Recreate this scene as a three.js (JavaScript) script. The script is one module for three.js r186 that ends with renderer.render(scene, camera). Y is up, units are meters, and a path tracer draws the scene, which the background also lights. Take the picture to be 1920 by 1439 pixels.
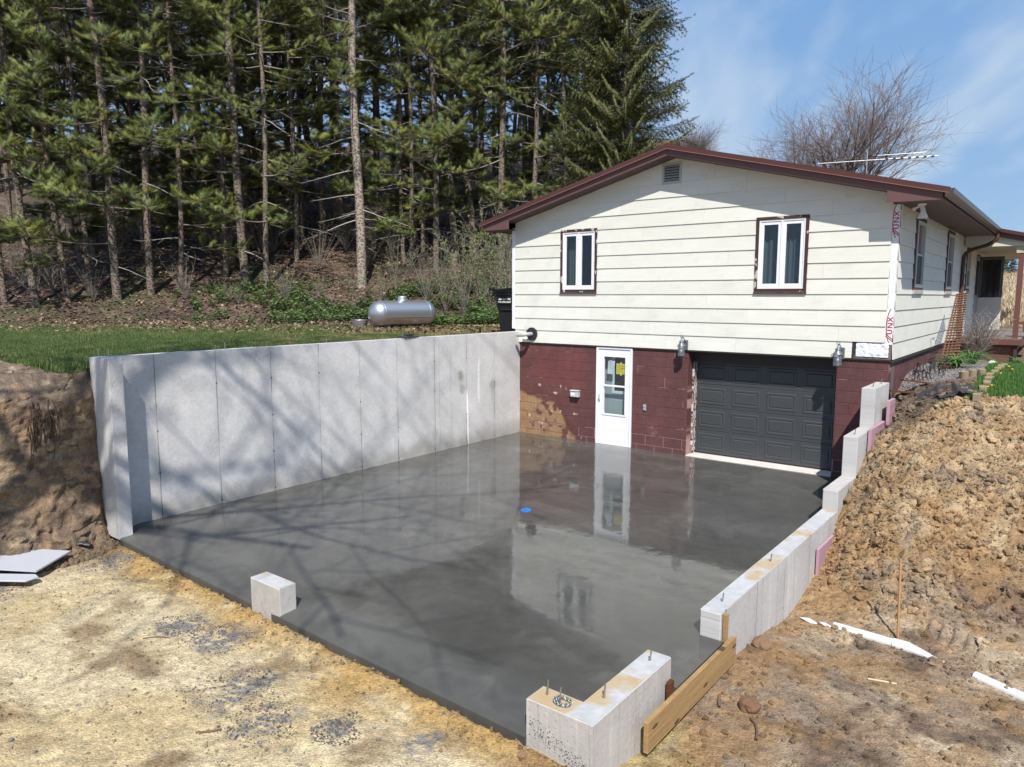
import * as THREE from 'three';
import { mergeGeometries, toCreasedNormals } from 'three/addons/utils/BufferGeometryUtils.js';
import { RoundedBoxGeometry } from 'three/addons/geometries/RoundedBoxGeometry.js';

// ---------------------------------------------------------------- camera, sky, sun, exposure
const scene = new THREE.Scene();
const CAM = new THREE.Vector3(10.141, 3.156, 13.336), YAW = -0.661, PITCH = -0.12;
const camera = new THREE.PerspectiveCamera(55.73, 1024 / 767, 0.1, 2000);
camera.position.copy(CAM);
camera.rotation.set(PITCH, -YAW, 0.001, 'YXZ');
const renderer = new THREE.WebGLRenderer();
renderer.toneMapping = THREE.LinearToneMapping;
renderer.toneMappingExposure = 1.22;
renderer.shadowMap.enabled = true;

// ---------------------------------------------------------------- random numbers and noise
function rng(seed) { let a = seed >>> 0; return () => { a = (a + 0x6D2B79F5) | 0; let t = Math.imul(a ^ (a >>> 15), 1 | a); t = (t + Math.imul(t ^ (t >>> 7), 61 | t)) ^ t; return ((t ^ (t >>> 14)) >>> 0) / 4294967296; }; }
const { clamp, lerp, smoothstep: sstep } = THREE.MathUtils;
const ss = (a, b, x) => { const t = clamp((x - a) / (b - a), 0, 1); return t * t * (3 - 2 * t); };
function hash(ix, iy, s = 0) { let h = Math.imul(ix, 374761393) + Math.imul(iy, 668265263) + Math.imul(s, 1274126177); h = Math.imul(h ^ (h >>> 13), 1274126177); return ((h ^ (h >>> 16)) >>> 0) / 4294967296; }
function vn(x, y, s = 0, per = 0) {
  const ix = Math.floor(x), iy = Math.floor(y), fx = x - ix, fy = y - iy, u = fx * fx * (3 - 2 * fx), v = fy * fy * (3 - 2 * fy);
  const m = per ? (k) => ((k % per) + per) % per : (k) => k;
  const a = hash(m(ix), m(iy), s), b = hash(m(ix + 1), m(iy), s), c = hash(m(ix), m(iy + 1), s), d = hash(m(ix + 1), m(iy + 1), s);
  return lerp(lerp(a, b, u), lerp(c, d, u), v);
}
function fbm(x, y, o = 4, s = 0, per = 0) { let a = 0.5, r = 0, n = 0; for (let i = 0; i < o; i++) { r += a * vn(x, y, s + i * 17, per); n += a; a *= 0.5; x *= 2; y *= 2; per *= 2; } return r / n; }
function worley(x, y, s = 0) {
  const ix = Math.floor(x), iy = Math.floor(y); let d1 = 9;
  for (let j = -1; j <= 1; j++) for (let i = -1; i <= 1; i++) { const px = ix + i + hash(ix + i, iy + j, s), py = iy + j + hash(ix + i, iy + j, s + 5), d = (px - x) ** 2 + (py - y) ** 2; if (d < d1) d1 = d; }
  return Math.sqrt(d1);
}

// sky: clear spring air with thin high cirrus, the same in every direction of the compass
const sunEl = THREE.MathUtils.degToRad(49.3), sunAz = THREE.MathUtils.degToRad(41.8);
const SUN = new THREE.Vector3(Math.cos(sunEl) * Math.sin(sunAz), Math.sin(sunEl), Math.cos(sunEl) * Math.cos(sunAz));
{
  const W = 1536, H = 768, data = new Float32Array(W * H * 4);
  for (let r = 0; r < H; r++) {
    const up = ((r + 0.5) / H - 0.5) * Math.PI, y = Math.sin(up), e = Math.max(0, y);
    for (let c = 0; c < W; c++) {
      const a = ((c + 0.5) / W - 0.5) * 2 * Math.PI, x = Math.cos(a) * Math.cos(up), z = Math.sin(a) * Math.cos(up);
      const k = Math.pow(1 - e, 3.2);
      let R = lerp(0.19, 0.52, k), G = lerp(0.385, 0.69, k), B = lerp(0.76, 0.92, k);
      if (y > 0.01) {
        const q = 1 / (y + 0.16), px = x * q * 1.25, pz = z * q * 1.25;
        const s = px * 0.55 + pz * 0.83, t = px * 0.83 - pz * 0.55;
        const wx = fbm(s * 0.8 + 3, t * 0.8, 3, 51), wy = fbm(s * 0.8, t * 0.8 + 9, 3, 61);
        const f1 = fbm(s * 0.9 + wx * 2.2, t * 3.4 + wy * 2.5, 6, 71), f2 = fbm(s * 3 + wx, t * 9 + wy * 3, 4, 81), veil = fbm(s * 0.6, t * 0.6, 3, 91);
        let al = ss(0.4, 0.85, f1) * 0.42 + ss(0.42, 0.8, f2) * 0.2; al = clamp(al * (0.35 + veil * 1.1), 0, 0.75) * ss(0.01, 0.15, y);
        R = lerp(R, 0.95, al); G = lerp(G, 0.95, al); B = lerp(B, 1.0, al);
      }
      if (y < 0) { const g = ss(0, -0.15, y); R = lerp(R, 0.2, g); G = lerp(G, 0.19, g); B = lerp(B, 0.14, g); }
      const i = (r * W + c) * 4; data[i] = R * 0.655; data[i + 1] = G * 0.725; data[i + 2] = B * 0.745; data[i + 3] = 1;
    }
  }
  const t = new THREE.DataTexture(data, W, H, THREE.RGBAFormat, THREE.FloatType);
  t.mapping = THREE.EquirectangularReflectionMapping; t.magFilter = t.minFilter = THREE.LinearFilter; t.needsUpdate = true;
  scene.background = t; scene.environment = t;
}
const sun = new THREE.DirectionalLight(new THREE.Color(1, 0.955, 0.88), 5.0);
sun.position.copy(SUN).multiplyScalar(60); sun.target.position.set(2, 0, 0); sun.castShadow = true;
Object.assign(sun.shadow.camera, { left: -45, right: 45, top: 45, bottom: -45, near: 1, far: 160 });
sun.shadow.mapSize.set(4096, 4096); sun.shadow.radius = 1;
sun.name = 'sun'; scene.add(sun, sun.target);

// ---------------------------------------------------------------- helpers
const FWD = [Math.sin(YAW), -Math.cos(YAW)], RGT = [Math.cos(YAW), Math.sin(YAW)], FPX = 1361;
const uw = (x, z) => [(x - CAM.x) * FWD[0] + (z - CAM.z) * FWD[1], (x - CAM.x) * RGT[0] + (z - CAM.z) * RGT[1]];
const fromUW = (u, w) => [CAM.x + FWD[0] * u + RGT[0] * w, CAM.z + FWD[1] * u + RGT[1] * w];
const atPx = (px, u) => fromUW(u, (px - 960) / FPX * u);                      // a pixel column and a depth along the view
const used = {};
function numbered(n) { used[n] = (used[n] ?? -1) + 1; return used[n] ? n + '_' + String(used[n]).padStart(3, '0') : n; }
const col = (r, g, b) => new THREE.Color().setRGB(r, g, b);
const std = (c, roughness = 0.85, o = {}) => new THREE.MeshStandardMaterial({ color: c, roughness, side: THREE.DoubleSide, ...o });
function mesh(name, geo, mat, parent) { const m = new THREE.Mesh(geo, mat); m.name = name; m.castShadow = m.receiveShadow = true; parent?.add(m); return m; }
function part(parent, name, geo, mat, label) { const m = mesh(name, geo, mat, parent); if (label) m.userData.label = label; return m; }
function group(parent, name) { const g = new THREE.Group(); g.name = name; parent.add(g); return g; }
function thing(name, label, category, grp, pos, rotY = 0) { const o = new THREE.Group(); o.name = numbered(name); o.userData = { label, category }; if (grp) o.userData.group = grp; if (pos) o.position.set(...pos); o.rotation.y = rotY; scene.add(o); return o; }
function single(name, geo, mat, label, category, grp) { const m = mesh(numbered(name), geo, mat, scene); m.userData = { label, category }; if (grp) m.userData.group = grp; return m; }
function struct(name, geo, mat) { const m = mesh(numbered(name), geo, mat, scene); m.userData = { kind: 'structure', label: '' }; delete m.userData.label; return m; }
function stuff(o, label, category, top = true) { o.name = top ? numbered(o.name) : o.name; o.userData = { kind: 'stuff' }; if (top) { o.userData.label = label; o.userData.category = category; scene.add(o); } o.castShadow = o.receiveShadow = true; return o; }
const T = (g, x = 0, y = 0, z = 0) => g.translate(x, y, z);
function box(x0, x1, y0, y1, z0, z1) { return T(new THREE.BoxGeometry(x1 - x0, y1 - y0, z1 - z0), (x0 + x1) / 2, (y0 + y1) / 2, (z0 + z1) / 2); }
// a box with chamfered edges
function cbox(x0, x1, y0, y1, z0, z1, c = 0.006) {
  const w = x1 - x0, h = y1 - y0, d = z1 - z0; c = Math.min(c, w * 0.45, h * 0.45, d * 0.45);
  const s = new THREE.Shape([[-w / 2 + c, -h / 2 + c], [w / 2 - c, -h / 2 + c], [w / 2 - c, h / 2 - c], [-w / 2 + c, h / 2 - c]].map((p) => new THREE.Vector2(...p)));
  const g = new THREE.ExtrudeGeometry(s, { depth: d - 2 * c, bevelEnabled: true, bevelSize: c, bevelThickness: c, bevelSegments: 1, curveSegments: 1 });
  return T(g, (x0 + x1) / 2, (y0 + y1) / 2, z0 + c);
}
function extr(pts, depth, holes = []) { const s = new THREE.Shape(pts.map((p) => new THREE.Vector2(...p))); for (const h of holes) s.holes.push(new THREE.Path(h.map((p) => new THREE.Vector2(...p)))); return new THREE.ExtrudeGeometry(s, { depth, bevelEnabled: false }); }
const rect = (x0, x1, y0, y1) => [[x0, y0], [x1, y0], [x1, y1], [x0, y1]];
function cyl(r0, r1, h, seg = 16) { return new THREE.CylinderGeometry(r1, r0, h, seg); }            // r0 bottom, r1 top
function rod(a, b, r, seg = 8, r2 = r) { const A = new THREE.Vector3(...a), B = new THREE.Vector3(...b), g = new THREE.CylinderGeometry(r2, r, A.distanceTo(B), seg); g.applyQuaternion(new THREE.Quaternion().setFromUnitVectors(new THREE.Vector3(0, 1, 0), B.clone().sub(A).normalize())); return g.translate((A.x + B.x) / 2, (A.y + B.y) / 2, (A.z + B.z) / 2); }
function tube(pts, r, seg = 24, rad = 8) { return new THREE.TubeGeometry(new THREE.CatmullRomCurve3(pts.map((p) => new THREE.Vector3(...p))), seg, r, rad); }
function merge(list) { return mergeGeometries(list.map((g) => { const n = g.index ? g.toNonIndexed() : g; for (const k of Object.keys(n.attributes)) if (!['position', 'normal', 'uv'].includes(k)) n.deleteAttribute(k); return n; })); }
// uv in metres from position: axes like 'xy', 'zy', 'xz'; divided by the size of the sheet
function uvs(g, axes, sx = 1, sy = 1, ox = 0, oy = 0) { const p = g.attributes.position, a = new Float32Array(p.count * 2), f = { x: (i) => p.getX(i), y: (i) => p.getY(i), z: (i) => p.getZ(i) }; for (let i = 0; i < p.count; i++) { a[2 * i] = (f[axes[0]](i) - ox) / sx; a[2 * i + 1] = (f[axes[1]](i) - oy) / sy; } g.setAttribute('uv', new THREE.BufferAttribute(a, 2)); return g; }
// box-projected uv in metres
function uvBox(g, s = 1) { if (g.index) g = g.toNonIndexed(); g.computeVertexNormals(); const p = g.attributes.position, n = g.attributes.normal, a = new Float32Array(p.count * 2); for (let i = 0; i < p.count; i++) { const nx = Math.abs(n.getX(i)), ny = Math.abs(n.getY(i)), nz = Math.abs(n.getZ(i)); const [q, r] = ny >= nx && ny >= nz ? [p.getX(i), p.getZ(i)] : nx > nz ? [p.getZ(i), p.getY(i)] : [p.getX(i), p.getY(i)]; a[2 * i] = q / s; a[2 * i + 1] = r / s; } g.setAttribute('uv', new THREE.BufferAttribute(a, 2)); return g; }
function dtex(W, H, fn, srgb = true, wrap = true) {
  const d = new Uint8Array(W * H * 4);
  for (let y = 0; y < H; y++) for (let x = 0; x < W; x++) { const v = fn(x / W, y / H, x, y), i = (y * W + x) * 4; for (let k = 0; k < 3; k++) d[i + k] = clamp(Math.round(255 * (Array.isArray(v) ? v[k] : v)), 0, 255); d[i + 3] = 255; }
  const t = new THREE.DataTexture(d, W, H); t.magFilter = t.minFilter = THREE.LinearFilter; if (wrap) t.wrapS = t.wrapT = THREE.RepeatWrapping; if (srgb) t.colorSpace = THREE.SRGBColorSpace; t.needsUpdate = true; return t;
}
function canvasTex(w, h, draw, srgb = true) { const c = document.createElement('canvas'); c.width = w; c.height = h; draw(c.getContext('2d'), w, h); const t = new THREE.CanvasTexture(c); if (srgb) t.colorSpace = THREE.SRGBColorSpace; t.wrapS = t.wrapT = THREE.RepeatWrapping; return t; }

// shared tiling grain
const grain = dtex(512, 512, (u, v) => 0.55 + 0.62 * (0.45 * fbm(u * 8, v * 8, 4, 3, 8) + 0.55 * fbm(u * 64, v * 64, 3, 9, 64)));
const grainBump = dtex(512, 512, (u, v) => 0.5 * fbm(u * 16, v * 16, 5, 13, 16) + 0.5 * fbm(u * 90, v * 90, 2, 23, 90), false);

// ---------------------------------------------------------------- terrain height
const FRONT = (x) => 9.2 + 0.0235 * (x - 0.36);                 // front edge of the slab
const CTRL = [
  [7.75, 9.6, -.15], [7.75, 8.6, -.32], [7.75, 7, -.3], [7.75, 5.76, -.43], [7.75, 5, -.5], [7.75, 4.2, -.38], [7.75, 3.27, -.06], [7.75, 2.78, .24], [7.75, 2.2, .42], [7.75, 1.6, .7], [7.75, 1, 1.0], [7.75, .14, 1.12], [7.75, -.8, 1.5], [7.75, -1.6, 1.72], [7.75, -4, 1.74], [7.75, -8, 1.6],
  [8.0, 0, 1.45], [7.97, .56, 1.12], [8.2, 1.2, 1.12], [8.46, 2.5, .85], [9, .45, 1.63], [9, 1.7, 1.05], [9, 3.3, .3], [9.1, 4.2, -.12], [9.05, 5.0, -.42], [9.56, -.29, 1.7], [9.57, 1.25, 1.02], [9.7, 2.84, .33], [9.55, 3.8, -.08], [9.93, 4.35, -.3], [10, 5.6, -.42], [8.37, 3.5, .2], [8.35, 4.4, -.25],
  [8.7, 5.3, -.44], [9.2, 5.3, -.44], [8.8, 6.8, -.32], [10, 7, -.3], [12, 8, -.3], [12, 5.6, -.4], [12, 3.8, 0], [12, 1.5, 1.0], [12, -.3, 1.72], [9, 10, -.18], [12, 11, -.2], [8.1, 7.6, -.3], [8, 9.6, -.16],
  [8.16, -1.5, 1.76], [9, -4, 1.76], [9, -8, 1.5], [12, -4, 1.72], [12, -8, 1.5], [15, 5, -.3], [15, 0, 1.6], [15, 10, -.2], [15, -8, 1.5], [9, 13, -.2], [15, 14, -.2],
];
const TPS = (() => {
  const n = CTRL.length, N = n + 3, A = Array.from({ length: N }, () => new Float64Array(N + 1)), phi = (r2) => (r2 > 1e-9 ? 0.5 * r2 * Math.log(r2) : 0);
  for (let i = 0; i < n; i++) { for (let j = 0; j < n; j++) A[i][j] = phi((CTRL[i][0] - CTRL[j][0]) ** 2 + (CTRL[i][1] - CTRL[j][1]) ** 2) + (i === j ? 0.01 : 0); A[i][n] = A[n][i] = 1; A[i][n + 1] = A[n + 1][i] = CTRL[i][0]; A[i][n + 2] = A[n + 2][i] = CTRL[i][1]; A[i][N] = CTRL[i][2]; }
  for (let c = 0; c < N; c++) { let p = c; for (let r = c + 1; r < N; r++) if (Math.abs(A[r][c]) > Math.abs(A[p][c])) p = r; [A[c], A[p]] = [A[p], A[c]]; for (let r = 0; r < N; r++) if (r !== c) { const f = A[r][c] / A[c][c]; if (f) for (let k = c; k <= N; k++) A[r][k] -= f * A[c][k]; } }
  const w = A.map((r, i) => r[N] / r[i]);
  return (x, z) => { let s = w[n] + w[n + 1] * x + w[n + 2] * z; for (let i = 0; i < n; i++) s += w[i] * phi((CTRL[i][0] - x) ** 2 + (CTRL[i][1] - z) ** 2); return s; };
})();
function bankX(z) { return z < 9.15 ? -0.1 : z < 9.8 ? lerp(-0.06, 0.06, (z - 9.15) / 0.65) : z < 10.3 ? lerp(0.06, -0.02, (z - 9.8) / 0.5) : z < 13 ? lerp(-0.02, -1.7, (z - 10.3) / 2.7) : -1.7 - (z - 13) * 0.85; }
function hill(x, z) {
  const [u, w] = uw(x, z); let h = 0;
  const s = Math.max(0, u - 24), side = 1 - ss(0.22, 0.5, w / Math.max(u, 1));
  h += side * Math.min(s * 0.16 + Math.max(0, s - 1.5) * 0.2, 13 + s * 0.03) * ss(0, 2.5, s) * (0.9 + 0.2 * vn(x * 0.08, z * 0.08, 7));
  h += (1 - side) * clamp((u - 18) * 0.075, 0, 3.5);
  return h;
}
// coarse form of the ground, without clods
function landform(x, z) {
  const inHouse = x > -0.1 && x < 7.66 && z < 0.02 && z > -17.6;
  if (inHouse) return -0.6;
  const front = FRONT(clamp(x, 0, 7.7));
  if (x > -0.1 && x < 7.66 && z < front - 0.08 && z > -1) return -0.4;
  if (z < -17.5 && x > -1 && x < 9) return 1.9 + hill(x, z);
  if (x > 7.66) {
    if (x > 15 || z < -8 || z > 14) { const px = clamp(x, 7.7, 15), pz = clamp(z, -8, 14); return lerp(TPS(px, pz), z < -8 ? 1.75 : TPS(px, pz), ss(0, 6, -8 - z)) + hill(x, z); }
    return TPS(x, z) + hill(x, z);
  }
  const low = -0.14 + 0.03 * (vn(x * 0.9, z * 0.9, 4) - 0.5);
  const b = bankX(z) + (z > 9.2 ? 0.16 * (vn(z * 2.1 + 4, x * 0.7, 6) - 0.5) : 0), d = b - x;
  if (d <= 0) return low;
  const width = z < 9.15 ? 0.02 : 0.14 + 0.42 * ss(9.15, 9.9, z), t = d / width;
  const prof = t < 0.32 ? t / 0.32 * 0.26 : t < 0.72 ? 0.26 + (t - 0.32) / 0.4 * 0.6 : t < 1.3 ? 0.86 + (t - 0.72) / 0.58 * 0.1 : Math.min(1, 0.96 + (t - 1.3) / 2 * 0.04);
  return lerp(low, 2.2 + 0.03 * (vn(x * 0.5, z * 0.5, 2) - 0.5), prof) + hill(x, z);
}
// what lies on the ground at a point
function classOf(x, z) {
  const [u] = uw(x, z);
  if (x > 7.66) {
    const edge = z < -0.1 + 0.35 * (vn(x * 2, z, 31) - 0.5) - 0.35 * (x - 9) ? 1 : 0;
    if (z > -0.35 && z > 0.55 - 0.7 * (x - 8.9) - 1.2 * (9 - Math.min(9, x)) * 0 && x > 8) return 'soil';
    if (x < 8.95 && z > -8.2 && z < 0.35) return z > -0.45 - 0.25 * (x - 7.7) ? 'soil' : 'bed';
    if (z < 0.5) return u > 24 ? 'field' : 'lawn';
    return 'soil';
  }
  if (x > -0.1 && z > -0.1) return 'soil';
  const d = bankX(z) - x;
  if (z > 9.15 && d < 0.3 + 1.45 * ss(9.2, 9.9, z) + 0.5 * (vn(z * 1.7, x * 1.7, 33) - 0.5)) return 'soil';
  const [uu, w] = uw(x, z);
  if (uu > 22.8 + 3.4 * (fbm(w * 0.3, uu * 0.3, 3, 41) - 0.5)) return w / uu > 0.3 ? 'field' : 'hillside';
  return 'lawn';
}
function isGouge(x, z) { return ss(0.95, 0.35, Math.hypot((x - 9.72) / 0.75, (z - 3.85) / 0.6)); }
function roughness(x, z, base) {
  const k = classOf(x, z);
  if (k === 'lawn') return 0.05 * (fbm(x * 0.8, z * 0.8, 3, 12) - 0.5) + 0.02 * (fbm(x * 6, z * 6, 2, 14) - 0.5);
  if (k === 'bed') return 0.03 * (fbm(x * 3, z * 3, 3, 15) - 0.5);
  if (k === 'hillside' || k === 'field') return 0.35 * (fbm(x * 0.5, z * 0.5, 3, 16) - 0.5) + 0.08 * (fbm(x * 3, z * 3, 2, 19) - 0.5);
  const wx = x + 0.09 * (fbm(x * 6, z * 6, 2, 55) - 0.5), wz = z + 0.09 * (fbm(x * 6 + 9, z * 6, 2, 56) - 0.5), clod = (sc, s) => Math.max(0, 0.6 - worley(wx * sc, wz * sc, s)) * 1.5 * (0.3 + 1.3 * vn(x * sc * 0.37, z * sc * 0.37, s + 40));
  if (x > 7.66) {
    const g = isGouge(x, z), pile = ss(-0.34, -0.05, base) * (1 - ss(1.6, 1.75, base)), flat = 1 - pile;
    let h = pile * (0.14 * (fbm(x * 2.2, z * 2.2, 4, 21) - 0.5) + 0.075 * clod(5, 22) + 0.055 * clod(11, 23) + 0.03 * clod(22, 24) + 0.035 * (fbm(x * 16, z * 16, 3, 25) - 0.5)) * (1 - 0.6 * g);
    h += flat * (0.06 * (fbm(x * 2.5, z * 2.5, 4, 26) - 0.5) + 0.025 * clod(11, 27) * vn(x * 2, z * 2, 3) + 0.014 * (fbm(x * 22, z * 22, 3, 28) - 0.5));
    h -= g * (0.15 + 0.10 * Math.abs(Math.sin((x + 0.35 * z) * 10)) + 0.03 * (fbm(x * 14, z * 14, 3, 57) - 0.5));
    const teeth = ss(0.25, 0.0, Math.abs(z - 4.75 - 0.2 * (x - 9))) * ss(8.9, 9.1, x) * ss(9.75, 9.5, x); h -= teeth * 0.06 * Math.max(0, Math.sin(x * 52));
    return h;
  }
  if (x < 1.2 && base > -0.05) return 0.16 * (fbm(x * 2 + z, z * 2 - x + base * 2.5, 4, 29) - 0.5) + 0.06 * clod(6, 30) + 0.03 * (fbm(x * 18, z * 18 + base * 9, 3, 35) - 0.5);
  if (z < FRONT(x) - 0.05) return 0;
  const e = z - FRONT(x), lip = ss(0.0, 0.04, e) * ss(0.3, 0.08, e);
  return lip * (0.03 + 0.035 * clod(13, 36) + 0.02 * clod(24, 38)) + 0.045 * (fbm(x * 1.6, z * 1.6, 3, 31) - 0.5) + 0.024 * (fbm(x * 11, z * 11, 3, 32) - 0.5) + 0.022 * clod(17, 37) * ss(0.35, 0.6, vn(x * 1.3, z * 1.3, 39));
}
const groundY = (x, z) => { const b = landform(x, z); return b + roughness(x, z, b); };
// colour of the matter on the ground (linear)
function bareLawn(x, z, u) { return ss(0.5, 0.62, fbm(x * 0.75, z * 0.75, 4, 141) + 0.5 * ss(12, 23, u) - 0.1); }
function groundColour(x, z, y, out) {
  const k = classOf(x, z), n1 = fbm(x * 1.1, z * 1.1, 4, 101), n2 = fbm(x * 5, z * 5, 3, 111), n3 = vn(x * 31, z * 31, 121);
  let c;
  const mix = (a, b, t) => [lerp(a[0], b[0], t), lerp(a[1], b[1], t), lerp(a[2], b[2], t)];
  if (k === 'lawn') {
    c = mix([0.045, 0.075, 0.016], [0.16, 0.13, 0.06], ss(0.45, 0.7, n1) * 0.8);
    const [u, w] = uw(x, z);
    const dry = ss(0.35, 0.65, fbm(x * 0.7 + 5, z * 1.4, 4, 131)) * ss(-9, -3, w) * ss(9, 14, u);
    c = mix(c, [0.30, 0.22, 0.11], dry * 0.85);
    c = mix(c, [0.2, 0.13, 0.075], bareLawn(x, z, u));
  } else if (k === 'bed') c = mix([0.20, 0.16, 0.15], [0.34, 0.29, 0.27], ss(0.3, 0.7, vn(x * 22, z * 22, 7)));
  else if (k === 'field') c = mix([0.42, 0.33, 0.22], [0.24, 0.18, 0.11], ss(0.35, 0.65, fbm(x * 1.4, z * 1.4, 4, 5)));
  else if (k === 'hillside') { c = mix([0.125, 0.08, 0.056], [0.07, 0.048, 0.036], ss(0.35, 0.65, n1)); c = mix(c, [0.21, 0.145, 0.105], ss(0.55, 0.75, n2)); c = mix(c, [0.07, 0.10, 0.025], ss(0.55, 0.7, fbm(x * 0.45, z * 0.45, 3, 151)) * 0.5); }
  else if (x > 7.66) {
    const dark = [0.10, 0.062, 0.04], tan = [0.44, 0.29, 0.155], pale = [0.53, 0.385, 0.23], org = [0.37, 0.215, 0.09], brown = [0.29, 0.18, 0.10];
    const pile = ss(-0.12, 0.12, 4.75 - z + 0.9 * (fbm(x * 1.6, z * 1.6, 4, 221) - 0.5));
    c = mix(tan, pale, ss(0.4, 0.7, n2)); c = mix(c, brown, ss(0.5, 0.75, n1) * 0.7);
    let f = mix([0.33, 0.225, 0.14], [0.52, 0.40, 0.265], ss(0.35, 0.65, n1)); f = mix(f, dark, ss(0.55, 0.72, fbm(x * 2.3 + 7, z * 2.3, 4, 161)) * 0.75); f = mix(f, org, ss(0.5, 0.7, fbm(x * 1.7, z * 1.7 + 3, 3, 171)) * 0.6 * ss(9.2, 8.2, x));
    f = mix(f, [0.46, 0.36, 0.17], ss(0.0, 0.5, 9.0 - 0.9 * (x - 7.7) - Math.abs(z - 9.2) * 0.9 - 8 + n1 * 0.6));
    c = mix(f, c, pile);
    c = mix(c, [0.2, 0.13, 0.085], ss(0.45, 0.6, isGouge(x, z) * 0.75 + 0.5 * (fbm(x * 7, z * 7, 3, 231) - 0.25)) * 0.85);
    const topsoil = ss(-0.08, 0.08, 1.35 - z - (x - 7.7) * 0.95 + (n1 - 0.5) * 1.1 + (n2 - 0.5) * 0.5) * ss(9.2, 8.9, x + 0.3 * n2); c = mix(c, [0.17, 0.12, 0.085], topsoil * 0.9);
    c = mix(c, org, ss(0.52, 0.6, fbm(x * 2.2, z * 2.2, 4, 241) + 0.25 * ss(8.7, 7.8, x)) * 0.55 * ss(2.2, 3, z)); c = mix(c, [0.3, 0.225, 0.16], ss(0.6, 0.66, fbm(x * 3.1 + 4, z * 3.1, 4, 251)) * 0.7);
  } else if (x < 1.2 && y > 0.0 + 0.12 * (n1 - 0.5)) {
    c = mix([0.31, 0.215, 0.135], [0.46, 0.33, 0.19], ss(0.42, 0.6, fbm(x * 2 + y, z * 1.5 + y * 1.7, 4, 261))); c = mix(c, [0.15, 0.10, 0.065], ss(0.5, 0.75, fbm(x * 3 + y * 2, z * 3 - y, 3, 181)));
    c = mix(c, [0.21, 0.15, 0.105], ss(1.84, 1.92, y + 0.3 * (n2 - 0.5)) * 0.9); c = mix(c, [0.36, 0.28, 0.2], ss(0.55, 0.62, vn(x * 5, z * 9, 5)) * ss(1.84, 1.92, y + 0.3 * (n2 - 0.5)));
  } else {
    const e = z - FRONT(x), sand = [0.60, 0.46, 0.25], pale = [0.68, 0.555, 0.345], org = [0.44, 0.265, 0.08], brown = [0.27, 0.175, 0.09], grey = [0.20, 0.195, 0.205];
    c = mix(sand, pale, ss(0.35, 0.65, n1)); c = mix(c, brown, ss(0.58, 0.78, fbm(x * 1.9 + 2, z * 1.9, 4, 191)) * 0.8);
    c = mix(c, org, ss(0.75, 0.0, e + (n1 - 0.5) * 0.9) * 0.85 * ss(0.25, 0.5, n2 + 0.15));
    const gp = (cx, cz, r) => ss(1, 0.25, Math.hypot(x - cx, z - cz) / r + (fbm(x * 6, z * 6, 3, 201) - 0.5) * 1.5);
    const g = Math.max(gp(4.75, 10.2, 0.42), gp(5.35, 10.35, 0.32), gp(3.75, 9.75, 0.38), gp(0.85, 9.55, 0.35), gp(0.55, 10.75, 0.6), gp(6.6, 9.75, 0.25), gp(3.2, 9.9, 0.3), gp(5.9, 10.05, 0.22));
    c = mix(c, grey, g * 0.85 * ss(0.3, 0.5, vn(x * 28, z * 28, 211)));
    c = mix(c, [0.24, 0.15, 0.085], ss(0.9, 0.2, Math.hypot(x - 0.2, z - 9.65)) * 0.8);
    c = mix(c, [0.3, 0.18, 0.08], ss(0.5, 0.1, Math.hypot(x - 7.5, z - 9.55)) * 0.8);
  }
  const m = 0.82 + 0.36 * n3; out[0] = c[0] * m; out[1] = c[1] * m; out[2] = c[2] * m;
}
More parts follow.
